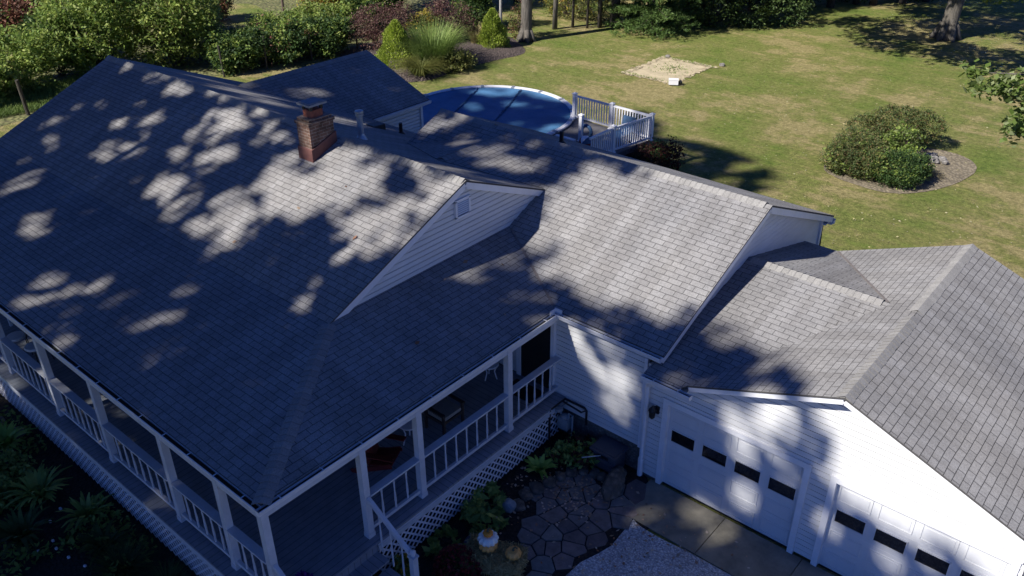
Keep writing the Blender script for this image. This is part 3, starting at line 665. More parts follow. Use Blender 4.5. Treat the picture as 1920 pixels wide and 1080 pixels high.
# gable vent
v = MB(); fy0, fy1, fz0, fz1, vx = -.32, .10, 4.73, 5.12, -.06
for a, b in (((vx, fy0, fz0), (vx, fy0, fz1)), ((vx, fy1, fz0), (vx, fy1, fz1)), ((vx, fy0 - .025, fz0), (vx, fy1 + .025, fz0)), ((vx, fy0 - .025, fz1), (vx, fy1 + .025, fz1))): v.beam(a, b, .05, .05, (1, 0, 0))
vent = part('gable_vent', v, 'trim')
for k in range(7):
    s = MB(); z = fz0 + .05 + k * .048; s.add([(vx + .0, fy0 + .02, z + .030), (vx + .0, fy1 - .02, z + .030), (vx + .022, fy1 - .02, z + .004), (vx + .022, fy0 + .02, z + .004)], [(0, 1, 2, 3)]); s.build('slat', M['trim'], vent)
s = MB(); s.lohi((vx - .014, fy0, fz0), (vx - .008, fy1, fz1)); s.build('backing', M['dark'], vent)

# garage doors
def garage_door(x0, x1, label):
    g = MB(); g.lohi((x0, .17, 0.0), (x1, .21, 2.13))
    w = (x1 - x0); sec = 2.13 / 4
    for k in range(1, 4): g.lohi((x0, .1665, k * sec - .010), (x1, .17, k * sec - .004))
    for r in range(4):
        if r == 2: continue
        for c in range(4):
            a = x0 + w * c / 4 + .07; b = x0 + w * (c + 1) / 4 - .07; z0, z1 = r * sec + .10, (r + 1) * sec - .10
            for p, q in (((a, z0), (b, z0)), ((b, z0), (b, z1)), ((b, z1), (a, z1)), ((a, z1), (a, z0))): g.beam((p[0], .167, p[1]), (q[0], .167, q[1]), .012, .02, (0, 1, 0))
            g.lohi((a + .05, .162, z0 + .05), (b - .05, .17, z1 - .05))
    d = part('garage_door', g, 'door', label=label)
    for c in range(4):
        a = x0 + w * (c + .5) / 4; z = 2.5 * sec + .02
        wf = MB(); wd, ht = .27, .155
        for p, q in (((a - wd, z - ht), (a + wd, z - ht)), ((a + wd, z - ht), (a + wd, z + ht)), ((a + wd, z + ht), (a - wd, z + ht)), ((a - wd, z + ht), (a - wd, z - ht))): wf.beam((p[0], .160, p[1]), (q[0], .160, q[1]), .02, .035, (0, 1, 0))
        wf.build('window_frame', M['door'], d)
        pn = MB(); pn.lohi((a - wd, .158, z - ht), (a + wd, .166, z + ht)); pn.build('window_pane', M['glass'], d)
    rb = MB(); rb.lohi((x0 + .01, .155, 0.0), (x1 - .01, .19, .03)); rb.build('bottom_seal', M['black'], d)
    t = MB(); t.lohi((x0 - .115, .055, 0.02), (x0, .20, 2.24)); t.lohi((x1, .055, 0.02), (x1 + .115, .20, 2.24)); t.lohi((x0, .055, 2.13), (x1, .20, 2.24)); t.lohi((x0 - .13, .04, 2.24), (x1 + .13, .12, 2.262))
    part('door_casing', t, 'trim')
    return d
garage_door(5.254, 8.091, 'garage door nearer the porch'); garage_door(8.684, 11.521, 'garage door at the right edge, mostly sunlit')
w = MB(); w.lohi((4.98, .045, 1.80), (5.06, .09, 1.98)); lampo = part('wall_lamp', w, 'black', label='black lantern beside the garage door')
w = MB(); w.lathe((4.97, -.045, 1.70), [(.02, 0), (.06, .05), (.075, .2), (.09, .22), (.03, .30), (.012, .34)], 8); w.tube([(5.0, .05, 1.95), (4.97, -.045, 2.03)], .012, 6); w.build('lantern', M['black'], lampo)

# chimney and roof pipes
def uvbox(mb, a, b):
    (x0, y0, z0), (x1, y1, z1) = a, b
    mb.poly([(x0, y0, z0), (x1, y0, z0), (x1, y0, z1), (x0, y0, z1)], [(x0, z0), (x1, z0), (x1, z1), (x0, z1)])
    mb.poly([(x1, y0, z0), (x1, y1, z0), (x1, y1, z1), (x1, y0, z1)], [(y0 + .1, z0), (y1 + .1, z0), (y1 + .1, z1), (y0 + .1, z1)])
    mb.poly([(x1, y1, z0), (x0, y1, z0), (x0, y1, z1), (x1, y1, z1)], [(x0, z0), (x1, z0), (x1, z1), (x0, z1)])
    mb.poly([(x0, y1, z0), (x0, y0, z0), (x0, y0, z1), (x0, y1, z1)], [(y0, z0), (y1, z0), (y1, z1), (y0, z1)])
    mb.poly([(x0, y0, z1), (x1, y0, z1), (x1, y1, z1), (x0, y1, z1)], [(0, 0)] * 4)
cb = MB(); uvbox(cb, (-4.57, -.90, 5.0), (-4.10, -.20, 6.02)); uvbox(cb, (-4.60, -.93, 6.02), (-4.07, -.17, 6.10)); uvbox(cb, (-4.56, -.88, 6.10), (-4.11, -.22, 6.16))
chim = part('chimney', cb, 'brick')
b = MB()
b.add([(-4.60, -.93, 4.9), (-4.07, -.93, 4.9), (-4.07, -.17, 4.9), (-4.60, -.17, 4.9), (-4.60, -.93, 5.46), (-4.07, -.93, 5.46), (-4.07, -.17, 5.74), (-4.60, -.17, 5.74)], [(0, 1, 5, 4), (1, 2, 6, 5), (2, 3, 7, 6), (3, 0, 4, 7), (4, 5, 6, 7)]); b.build('flashing', M['redpaint'], chim)
b = MB(); b.lohi((-4.48, -.74, 6.16), (-4.19, -.40, 6.33)); b.build('flue', M['clay'], chim)
b = MB()
for x in (-4.46, -4.21):
    for y in (-.72, -.42): b.lohi((x - .03, y - .03, 6.33), (x + .03, y + .03, 6.44))
b.build('cap_support', M['black'], chim)
b = MB(); b.box((-4.335, -.57, 6.47), (.45, .52, .05)); b.box((-4.335, -.57, 6.505), (.37, .44, .02)); b.build('cap', M['slate'], chim)
p = MB(); p.lathe((-4.33, .78, 5.14), [(.15, 0), (.14, .06), (.085, .16), (.075, .2), (.075, .62), (.075, .64), (.10, .66), (.10, .71), (.085, .715), (.105, .73), (.105, .78), (.03, .80)], 16); part('flue_pipe', p, 'galv', label='tall galvanised pipe beside the chimney', smooth=False)
def vent_pipe(x, y, z, h, label):
    p = MB(); p.lathe((x, y, z - .05), [(.14, 0), (.10, .06), (.06, .10), (.055, .12), (.055, h), (.045, h)], 12); part('vent_pipe', p, 'black', label=label)
vent_pipe(-7.04, 4.52, MRz(4.52), .38, 'short black pipe in front of the rear wing wall'); vent_pipe(-1.2, 4.87, 4.66, .36, 'black pipe near the pool deck')
p = MB(); p.add([(-7.75, 3.75, MRz(3.75) - .02), (-7.35, 3.75, MRz(3.75) - .02), (-7.35, 4.2, MRz(4.2) - .02), (-7.75, 4.2, MRz(4.2) - .02), (-7.72, 3.75, MRz(3.75) + .03), (-7.38, 3.75, MRz(3.75) + .03), (-7.38, 4.2, MRz(3.9) + .06), (-7.72, 4.2, MRz(3.9) + .06)], [(0, 1, 5, 4), (1, 2, 6, 5), (2, 3, 7, 6), (3, 0, 4, 7), (4, 5, 6, 7)]); part('roof_vent', p, 'black')

# ---- porch
DZ = 1.05
d = MB(); d.lohi((X0 + .1, -7.66, DZ - .05), (2.70, -4.02, DZ)); part('porch_floor', d, 'deckx', label='front porch boards')
d = MB(); d.lohi((-.09, -4.016, DZ - .05), (2.70, .10, DZ)); part('porch_floor', d, 'deck', label='side porch boards')
d = MB(); d.lohi((2.645, -5.44, .80), (2.675, .10, DZ - .055)); d.lohi((2.645, -7.635, .80), (2.675, -7.36, DZ - .055)); d.lohi((X0 + .1, -7.64, .80), (2.64, -7.61, DZ - .055)); d.lohi((2.66, -5.44, .885), (2.69, .10, .93))
part('porch_fascia', d, 'porchpaint')
def lattice(p, q, z0, z1, nrm, label):
    p, q, nrm = Vector(p), Vector(q), Vector(nrm); L = (q - p).length; u = (q - p).normalized(); Hh = z1 - z0; mb = MB(); st = .18
    for sgn, off in ((1, 0.0), (-1, .011)):
        k = -int(Hh / st) - 1
        while k * st < L + Hh:
            a = k * st; pts = [(a, 0.0), (a + Hh, Hh)] if sgn > 0 else [(a + Hh, 0.0), (a, Hh)]
            (ua, za), (ub, zb) = pts
            if max(ua, ub) > 0 and min(ua, ub) < L:
                def cl(u_, z_, uo, zo):
                    if u_ < 0: t = (0 - u_) / (uo - u_); return 0.0, z_ + t * (zo - z_)
                    if u_ > L: t = (L - u_) / (uo - u_); return L, z_ + t * (zo - z_)
                    return u_, z_
                A = cl(ua, za, ub, zb); B = cl(ub, zb, ua, za)
                if abs(A[0] - B[0]) > .02: mb.beam(p + u * A[0] + Vector((0, 0, z0 + A[1])) + nrm * off, p + u * B[0] + Vector((0, 0, z0 + B[1])) + nrm * off, .010, .038, nrm.cross(Vector((0, 0, 1))) if False else (0, 0, 1))
            k += 1
    o = part('lattice', mb, 'lattice', label=label)
    return o
lattice((2.62, -5.40, 0), (2.62, -.05, 0), .12, .80, (1, 0, 0), 'lattice skirt under the side porch')
lattice((X0 + .2, -7.59, 0), (2.6, -7.59, 0), .05, .80, (0, -1, 0), 'lattice skirt under the front porch')
d = MB(); d.lohi((2.50, -5.40, .0), (2.53, .10, .82)); d.lohi((X0 + .2, -7.50, 0), (2.5, -7.47, .82)); part('crawlspace_dark', d, 'dark')  # near-black sheets stand in for the shade under the porch
PX, PY = 2.46, -7.40
def post(x, y):
    m = MB(); m.lohi((x - .065, y - .065, DZ), (x + .065, y + .065, 3.16)); m.lohi((x - .075, y - .075, DZ), (x + .075, y + .075, DZ + .10)); return part('porch_post', m, 'porchpaint')
sidey = [-5.43, -4.10, -1.57]; frontx = [1.24, -.50, -3.0, -5.3, -7.7, -10.1, -12.6, -15.0]
post(PX, PY)
for y in sidey: post(PX, y)
for x in frontx: post(x, PY)
bp = [(.012, 0), (.021, .02), (.021, .10), (.016, .13), (.024, .20), (.020, .34), (.014, .48), (.018, .56), (.014, .60), (.021, .63), (.021, .74), (.012, .745)]
balm = None
def railing(p, q, z0=DZ):
    global balm
    p, q = Vector(p), Vector(q); dd = (q - p).normalized(); L = (q - p).length
    r = MB(); z = Vector((0, 0, 1))
    r.beam(p + z * (z0 + .955), q + z * (z0 + .955), .16, .035); r.beam(p + z * (z0 + .905), q + z * (z0 + .905), .06, .06); 
    ro = part('railing', r, 'porchpaint'); r = MB(); r.beam(p + z * (z0 + .16), q + z * (z0 + .16), .06, .07); r.build('bottom_rail', M['porchpaint'], ro)
    k = max(2, round(L / .285) - 1)
    for i in range(k):
        c = p + dd * (L * (i + 1) / (k + 1))
        if balm is None:
            m = MB(); m.lathe((0, 0, 0), bp, 8); o = m.build('baluster', M['porchpaint'], ro); balm = o.data
        else: o = link('baluster', balm, ro)
        o.location = (c.x, c.y, z0 + .165)
for a, b in ((-5.365, -4.165), (-4.035, -1.635), (-1.505, .09)): railing((PX, a, 0), (PX, b, 0))
xs = [PX] + frontx
for a, b in zip(xs[:-1], xs[1:]): railing((a - .065, PY, 0), (b + .065, PY, 0))
# steps
st = MB()
for k in range(5):
    z = DZ - .2 * (k + 1); x = 2.70 + .28 * k
    if z < 0.02: break
    st.lohi((x, -7.34, z - .045), (x + .31, -5.48, z)); st.lohi((x + .01, -7.32, z - .2), (x + .03, -5.50, z - .05))
st.lohi((2.69, -7.34, DZ - .2), (2.705, -5.48, DZ - .052))
steps = part('porch_steps', st, 'deck')
for y in (-5.43, -7.40):
    r = MB(); r.beam((2.52, y, 2.00), (3.56, y, 1.33), .07, .075); hr = part('stair_rail', r, 'porchpaint')
    for x, h in ((2.78, .95), (3.05, .95), (3.32, .95)):
        zz = 2.0 - (x - 2.52) * .644 - .03; m = MB(); m.lathe((x, y, zz - h), [(.018, 0), (.018, .15), (.013, .2), (.021, .3), (.013, .7), (.018, .75), (.018, h)], 8); m.build('baluster', M['porchpaint'], hr)
    n_ = MB(); n_.lohi((3.55, y - .055, 0), (3.66, y + .055, 1.30)); n_.lohi((3.53, y - .07, 1.30), (3.68, y + .07, 1.335)); n_.lathe((3.605, y, 1.335), [(.04, 0), (.03, .02), (.055, .06), (.055, .09), (.02, .125)], 10); n_.build('newel_post', M['porchpaint'], hr)
# porch door and beam
d = MB(); d.lohi((1.42, .085, DZ), (2.28, .105, 3.0)); door = part('screen_door', d, 'dark')
d = MB(); d.lohi((1.30, .06, DZ), (1.42, .13, 3.1)); d.lohi((1.42, .06, 3.0), (2.29, .13, 3.1)); d.build('door_frame', M['trim'], door)
d = MB(); d.lathe((1.48, .06, 2.0), [(.005, 0), (.025, .01), (.025, .04), (.005, .05)], 8); d.build('door_handle', M['galv'], door)
d = MB(); d.lohi((PX - .07, -7.33, 3.02), (PX + .05, .08, 3.16)); d.lohi((X0 + .1, -7.46, 3.02), (PX + .05, -7.34, 3.16)); part('porch_beam', d, 'porchpaint')
d = MB()
for y0 in (-3.1, -1.2): d.lohi((-.085, y0 - .5, 1.75), (-.06, y0 + .5, 2.95))
part('window', d, 'glass', label='dark window under the side porch')
for x0 in (-2.5, -6.0, -9.5): 
    d = MB(); d.lohi((x0 - .5, -4.06, 1.75), (x0 + .5, -4.035, 2.95)); part('window', d, 'glass')
# ---------------------------------------------------------------- ground
def sheet(name, pts, mat, z): 
    g = MB(); g.poly([(x, y, z) for x, y in pts]); return structure(g.build(name, M[mat]))
def smooth_loop(pts, k=6, jit=0.0):
    out = []; n = len(pts)
    for i in range(n):
        p0, p1, p2, p3 = (Vector(pts[(i + j - 1) % n]) for j in range(4))
        for s in range(k):
            t = s / k
            q = 0.5 * ((2 * p1) + (p2 - p0) * t + (2 * p0 - 5 * p1 + 4 * p2 - p3) * t * t + (3 * p1 - p0 - 3 * p2 + p3) * t ** 3)
            out.append((q.x + R.uniform(-jit, jit), q.y + R.uniform(-jit, jit)))
    return out
sheet('lawn', [(-400, -300), (400, -300), (400, 500), (-400, 500)], 'lawn', -.012)
sheet('meadow', smooth_loop([(-24.5, 13.0), (-27.3, 14.5), (-29, 3), (-30.5, -6), (-60, -20), (-120, 0), (-120, 90), (-60, 80), (-36, 52), (-27.5, 33), (-24.0, 27.5), (-24, 21)], 4), 'meadow' if 'meadow' in M else 'lawn', -.006)
sheet('planting_bed', smooth_loop([(2.45, .1), (4.9, .1), (4.75, -.6), (4.0, -.35), (3.66, -.8), (3.42, -1.6), (3.32, -2.2), (3.3, -3.0), (3.5, -4.4), (2.9, -5.4), (2.5, -5.4)], 4), 'soil', .004)
sheet('planting_bed', smooth_loop([(2.4, -7.3), (2.9, -8.0), (0, -12.6), (-6, -12), (-13, -10), (-17, -8.5), (-16.5, -7.3), (-8, -7.5)], 4), 'soil', .004)
mound = MB()
loop = smooth_loop([(-18.55, 24.2), (-18.9, 21.9), (-19.1, 19.5), (-19.2, 17.0), (-21.3, 15.5), (-24.2, 16.2), (-27.0, 19.0), (-25.4, 24.4), (-22, 26.4), (-20.0, 25.6)], 5)
cx_, cy_ = -21.2, 21.2; rings = [1.0, .85, .6, .3]; hs = [0.0, .13, .24, .3]
for r_, h_ in zip(rings, hs):
    for x, y in loop: mound.v.append((cx_ + (x - cx_) * r_, cy_ + (y - cy_) * r_, h_ - .004 + (R.uniform(-.02, .02) if h_ else 0)))
n_ = len(loop)
for k in range(3):
    for i in range(n_): mound.f.append((k * n_ + i, k * n_ + (i + 1) % n_, (k + 1) * n_ + (i + 1) % n_, (k + 1) * n_ + i)); mound.uv.append(None)
mound.f.append(tuple(3 * n_ + i for i in range(n_))); mound.uv.append(None)
structure(mound.build('mulch_bed', M['mulch'], smooth=True))
sheet('clearing', smooth_loop([(-36.2, 18.4), (-38.5, 17.6), (-42.0, 19.5), (-41.0, 22.0), (-37.0, 20.6)], 4), 'lawn', .0)
sheet('sand_pit', [(-9.53 + R.uniform(-.05, .05), 24.63), (-10.9, 24.55), (-12.19, 24.58), (-12.22, 26.4), (-12.14, 28.34), (-10.6, 28.5), (-9.22, 28.5), (-9.35, 26.6)], 'sand', .006)
sheet('island_bed', smooth_loop([(3.4, 18.15), (1.6, 18.35), (.72, 19.2), (.9, 21.5), (2.6, 23.4), (4.3, 23.7), (5.3, 22.7), (5.2, 20.9), (4.5, 19.1)], 5, .02), 'dirt', .006)
sheet('gravel_drive', smooth_loop([(5.36, -.98), (5.55, -1.2), (7.6, -1.15), (12, -1.12), (30, -1.1), (30, -14), (8, -14), (5.6, -8), (5.2, -3.4), (5.42, -2.0)], 3, .02), 'gravel', .008)
a = MB(); a.lohi((5.02, -1.12, -.1), (6.765, .09, .014)); a.lohi((6.78, -1.12, -.1), (8.4, .09, .014)); a.lohi((8.415, -1.12, -.1), (10.1, .09, .014)); a.lohi((10.115, -1.12, -.1), (12, .09, .014)); structure(a.build('concrete_apron', M['concrete']))

# flagstone patio: irregular stones by cutting a region into cells
sheet('patio_bed', [(2.9, -7), (5.6, -7), (5.75, -1.0), (5.1, -.2), (4.7, -.5), (3.9, -.5), (3.5, -1.2), (3.25, -2.2), (3.4, -3.2), (3.3, -4.5)], 'soil', .007)
def cut(poly, nx, ny, c):
    out = []
    for i in range(len(poly)):
        a, b = poly[i], poly[(i + 1) % len(poly)]; da = a[0] * nx + a[1] * ny - c; db = b[0] * nx + b[1] * ny - c
        if da <= 0: out.append(a)
        if da * db < 0: t = da / (da - db); out.append((a[0] + t * (b[0] - a[0]), a[1] + t * (b[1] - a[1])))
    return out
seeds = []
while len(seeds) < 130:
    s = (R.uniform(3.1, 5.7), R.uniform(-7, -.3))
    if all((s[0] - q[0]) ** 2 + (s[1] - q[1]) ** 2 > R.choice((.19, .24, .36)) ** 2 for q in seeds): seeds.append(s)
    elif R.random() < .002: break
fl = MB()
def inside(x, y, poly):
    c = False; n = len(poly)
    for i in range(n):
        (x1, y1), (x2, y2) = poly[i], poly[(i + 1) % n]
        if (y1 > y) != (y2 > y) and x < (x2 - x1) * (y - y1) / (y2 - y1) + x1: c = not c
    return c
preg = [(3.62, -.95), (4.3, -.75), (4.85, -.6), (5.02, -.35), (5.35, -1.15), (5.35, -2.0), (5.2, -3.2), (5.3, -7), (4.0, -7), (4.75, -3.4), (3.5, -2.8), (3.4, -1.8)]
for i, s in enumerate(seeds):
    if not inside(s[0], s[1], preg): continue
    c = [(2.9, -7.2), (5.9, -7.2), (5.9, -.1), (2.9, -.1)]
    for j, q in enumerate(seeds):
        if i == j: continue
        dx, dy = q[0] - s[0], q[1] - s[1]; L = math.hypot(dx, dy); c = cut(c, dx / L, dy / L, ((q[0] + s[0]) / 2 * dx + (q[1] + s[1]) / 2 * dy) / L - .010)
        if len(c) < 3: break
    if len(c) < 3: continue
    h = .022 + R.uniform(-.006, .010); b = len(fl.v); cx, cy = sum(p[0] for p in c) / len(c), sum(p[1] for p in c) / len(c)
    top = [(cx + (x - cx) * .96, cy + (y - cy) * .96, h + R.uniform(-.002, .002)) for x, y in c]; low = [(x, y, .0) for x, y in c]; m = len(c)
    fl.add(top + low, [tuple(range(m))] + [(k, m + k, m + (k + 1) % m, (k + 1) % m) for k in range(m)])
structure(fl.build('flagstone_patio', M['flag']))

# ---------------------------------------------------------------- stones
def rock(name, label, cat, c, s, mat='stone', group=None, rz=0.0, seed=0, parent=None, rough=.22):
    bm = bmesh.new(); bmesh.ops.create_icosphere(bm, subdivisions=3, radius=1.0); off = Vector((seed * 3.7, seed * 1.3, 0))
    mt = Matrix.Rotation(rz, 3, 'Z')
    for v in bm.verts:
        d = v.co.copy(); k = 1 + rough * mnoise.noise(d * 1.4 + off) + rough * .5 * mnoise.noise(d * 3.1 + off)
        q = Vector((math.copysign(abs(d.x) ** .8, d.x) * s[0], math.copysign(abs(d.y) ** .8, d.y) * s[1], math.copysign(abs(d.z) ** .75, d.z) * s[2])) * k
        v.co = mt @ q + Vector(c)
    me = bpy.data.meshes.new(name); bm.to_mesh(me); bm.free(); me.materials.append(M[mat])
    o = link(name, me, parent)
    if parent is None: tag(o, label, cat, group)
    return o
rock('boulder', 'large long boulder beside the dark storage box and the downspout', 'boulder', (4.56, -.62, .13), (.20, .46, .20), rz=.25, seed=3)
E1 = [(3.36, -2.35), (3.30, -2.02), (3.36, -1.72), (3.46, -1.42), (3.52, -1.12), (3.62, -.86), (3.80, -.68), (4.02, -.58), (4.22, -.55)]
for i, (x, y) in enumerate(E1):
    rock('edging_stone', 'low flat grey stone edging the shaded planting bed', 'edging stone', (x, y, .05), (.10 + R.uniform(0, .05), .16 + R.uniform(-.03, .03), .06), group='edging stones of the shaded planting bed', rz=math.atan2(.3, .1) + i * -.13, seed=i + 10)
rock('garden_rock', 'rounded blue-grey rock at the patio edge behind the pumpkins', 'rock', (3.27, -2.52, .10), (.15, .13, .14), 'meter', seed=31)
rock('garden_rock', 'small pale rock between the red mum and the lattice', 'rock', (3.28, -4.02, .08), (.09, .11, .10), 'rock', seed=33)
rock('garden_rock', 'dark rounded rock between the red mum and the hay bale', 'rock', (3.40, -3.75, .10), (.16, .16, .12), 'resin', seed=35)

# ---------------------------------------------------------------- things by the porch and garage
t = thing('gas_meter', 'grey gas meter with pipes at the corner of the porch and the white wall', 'gas meter', (2.85, -.12, 0))
m = MB(); m.box((2.85, -.12, .55), (.26, .18, .30)); m.lathe((2.85, -.12, .70), [(.09, 0), (.09, .04), (.03, .06)], 10); m.build('meter_body', M['meter'], t)
m = MB(); m.tube([(2.74, -.12, .70), (2.74, -.12, .92), (2.74, .10, .92)], .022, 8); m.tube([(2.96, -.12, .70), (2.96, -.12, .84), (3.06, -.12, .84), (3.06, -.12, .02)], .022, 8); m.build('pipe', M['meter'], t)
m = MB(); m.lathe((2.74, -.20, .86), [(.02, 0), (.09, .01), (.10, .05), (.09, .09), (.02, .10)], 12); m.build('regulator', M['meter'], t)
t = thing('pipe_guard', 'black bent-pipe guard rail over the gas meter', 'guard rail', (2.85, -.3, 0))
m = MB(); m.tube([(2.66, -.42, .0), (2.66, -.42, .96), (2.70, -.42, 1.02), (2.72, .05, 1.03), (3.24, .06, 1.03), (3.30, .06, .98), (3.30, .06, .60)], .026, 8); m.build('rail', M['black'], t)
m = MB(); m.tube([(2.72, -.05, 1.03), (3.24, -.05, .98), (3.28, .05, .98)], .022, 8); m.build('brace', M['black'], t)
t = thing('storage_box', 'dark blue-grey resin hose box against the white wall', 'storage box', (4.08, -.12, 0))
m = MB(); m.lohi((3.80, -.36, .03), (4.36, .06, .48)); m.lohi((3.83, -.375, .08), (4.33, -.36, .20)); m.lohi((3.83, -.375, .26), (4.33, -.36, .33)); m.lohi((3.79, -.37, .0), (3.87, -.29, .48)); m.lohi((4.29, -.37, 0), (4.37, -.29, .48)); m.build('bin', M['resin'], t)
m = MB(); m.box((4.08, -.15, .505), (.66, .54, .05)); m.box((4.08, -.15, .54), (.56, .44, .025)); m.build('lid', M['resin'], t)
m = MB(); m.lohi((3.96, -.378, .36), (4.2, -.364, .44)); m.build('opening', M['black'], t)
m = MB(); m.tube([(3.70, -.62, .34), (4.02, -.38, .42)], .014, 6); m.build('crank_handle', M['galv'], t)

def strap_plant(name, label, loc, n, L, mat, width=.10, spread=1.0, base=.10, z0=0.02, lift=.8, group=None, cat='hosta'): return blades(name, label, cat, loc, n, L, mat, spread, width, group, z0, base, lift, 5, 'leaves')
bush('hosta', 'large drooping hosta between the lattice and the pumpkins', 'hosta', (2.98, -2.92), [(0, 0, .16, .50, .46, .24), (.15, -.2, .14, .36, .34, .2), (-.15, .25, .14, .34, .32, .18)], 520, .24, 'hosta', stems=14, stemr=.008, clump=.07, shell=.75, flat=1.3)
bush('hosta', 'low spotted hosta at the foot of the lattice near the steps', 'hosta', (2.98, -4.05), [(0, 0, .10, .36, .42, .16)], 260, .18, 'green', stems=8, stemr=.006, clump=.06, shell=.7, flat=1.3)
strap_plant('hosta', 'bright green hosta beside the long bed of dark leaves', (3.05, -1.25), 34, .38, 'limeleaf', .10, 1.0)
bush('leafy_plant', 'broad mass of dark green leaves between the gas meter and the hose box', 'plant', (3.42, -.42), [(0, 0, .22, .45, .35, .22), (-.25, -.25, .18, .35, .3, .18), (.2, .15, .24, .3, .2, .2)], 900, .13, 'hosta', stems=8, stemr=.008, clump=.12, extra=[('burning', .25, 1.0)])
t = thing('chrysanthemum', 'dome of dark red chrysanthemums in front of the hay bale', 'flowers', (3.62, -4.40, 0))
P = crown_points([(0, 0, .18, .42, .42, .32)], 2600, .92, .03, 3) + np.array([3.62, -4.40, 0]); P = P[P[:, 2] > .03]; U, V = rand_axes(len(P), .05, 1.0, aspect=.9); quads_mesh('blooms', P, U, V, M['mum'], t)
P = crown_points([(0, 0, .15, .37, .37, .28)], 900, .7, .03, 3) + np.array([3.62, -4.40, 0]); U, V = rand_axes(len(P), .07, .5); quads_mesh('leaves', P, U, V, M['deepgreen'], t)
t = thing('flower_pot', 'pot of yellow flowers under the stair rail', 'flower pot', (2.98, -5.12, 0))
m = MB(); m.lathe((2.98, -5.12, 0), [(.12, 0), (.17, .26), (.19, .27), (.19, .30), (.15, .29)], 14); m.build('pot', M['black'], t)
P = crown_points([(0, 0, .36, .22, .2, .12)], 420, .6, .05, 4) + np.array([2.98, -5.12, 0]); U, V = rand_axes(len(P), .10, .3, aspect=.4); quads_mesh('leaves', P, U, V, M['reed'], t)
P = crown_points([(0, 0, .44, .20, .18, .08)], 110, .8, .03, 5) + np.array([2.98, -5.12, 0]); U, V = rand_axes(len(P), .07, 1.5, aspect=.9); quads_mesh('blooms', P, U, V, M['yflower'], t)
t = thing('flower_pot', 'pot of purple flowers on the porch boards by the corner post', 'flower pot', (2.58, -6.97, DZ))
m = MB(); m.lathe((2.58, -6.97, DZ), [(.10, 0), (.14, .20), (.16, .21), (.16, .24), (.12, .23)], 14); m.build('pot', M['black'], t)
P = crown_points([(0, 0, .26, .15, .15, .08)], 400, .8, .03, 4) + np.array([2.58, -6.97, DZ]); U, V = rand_axes(len(P), .055, 1.0, aspect=.9); quads_mesh('blooms', P, U, V, M['pflower'], t)

# hay bale and pumpkins
HB = Vector((4.02, -3.82, 0)); ha = math.radians(22)
t = thing('hay_bale', 'straw bale on the flagstones carrying four pumpkins', 'hay bale', (HB.x, HB.y, 0))
m = MB(); m.box((HB.x, HB.y, .19), (1.0, .46, .36), ha); m.build('bale', M['straw'], t)
N = 3400; P = np.stack([rng.uniform(-.53, .53, N), rng.uniform(-.27, .27, N), rng.uniform(0, .40, N)], 1); face = rng.integers(0, 3, N)
P[face == 0, 2] = rng.uniform(.36, .40, (face == 0).sum()); P[face == 1, 1] = np.sign(P[face == 1, 1]) * rng.uniform(.22, .28, (face == 1).sum()); P[face == 2, 0] = np.sign(P[face == 2, 0]) * rng.uniform(.48, .55, (face == 2).sum())
ca, sa = math.cos(ha), math.sin(ha); P = np.stack([HB.x + P[:, 0] * ca - P[:, 1] * sa, HB.y + P[:, 0] * sa + P[:, 1] * ca, P[:, 2]], 1)
V = rng.normal(size=(N, 3)); V /= np.linalg.norm(V, axis=1)[:, None]; V *= rng.uniform(.05, .11, (N, 1)); U = np.cross(V, rng.normal(size=(N, 3))); U /= np.linalg.norm(U, axis=1)[:, None]; U *= .006
quads_mesh('straw', P, U, V, M['straw'], t, 'rect')
def pumpkin(label, c, r, h, mat, lobes=10, stem=True, tilt=0):
    t = thing('pumpkin', label, 'pumpkin', c)
    prof = []
    for k in range(13):
        a = -math.pi / 2 + math.pi * k / 12; rr = r * (math.cos(a) ** .62 if math.cos(a) > 1e-6 else 0); zz = h / 2 + h / 2 * math.sin(a)
        if k in (11, 12): zz -= h * .06 * (k - 10)
        prof.append((max(.012, rr), max(0, zz)))
    m = MB(); m.lathe(c, prof, lobes * 5, lobes, .13); m.build('flesh', M[mat], t, smooth=True)
    if stem:
        m = MB(); z = c[2] + h * .86; m.tube([(c[0], c[1], z), (c[0], c[1], z + .05), (c[0] + .03, c[1] + .02, z + .09), (c[0] + .08, c[1] + .01, z + .10)], [.028, .02, .016, .014], 8); m.build('stem', M['stem'], t)
    return t
pumpkin('green and orange pumpkin at the bottom of the stack on the hay bale', (3.88, -3.82, .375), .19, .20, 'tan_pumpkin', 11, False)
pumpkin('white pumpkin in the middle of the stack on the hay bale', (3.88, -3.82, .545), .205, .19, 'white_pumpkin', 12, False)
pumpkin('small orange pumpkin on top of the white pumpkin', (3.88, -3.82, .71), .10, .12, 'orange', 9)
pumpkin('orange pumpkin alone at the right end of the hay bale', (4.38, -3.68, .375), .155, .20, 'tan_pumpkin', 12)

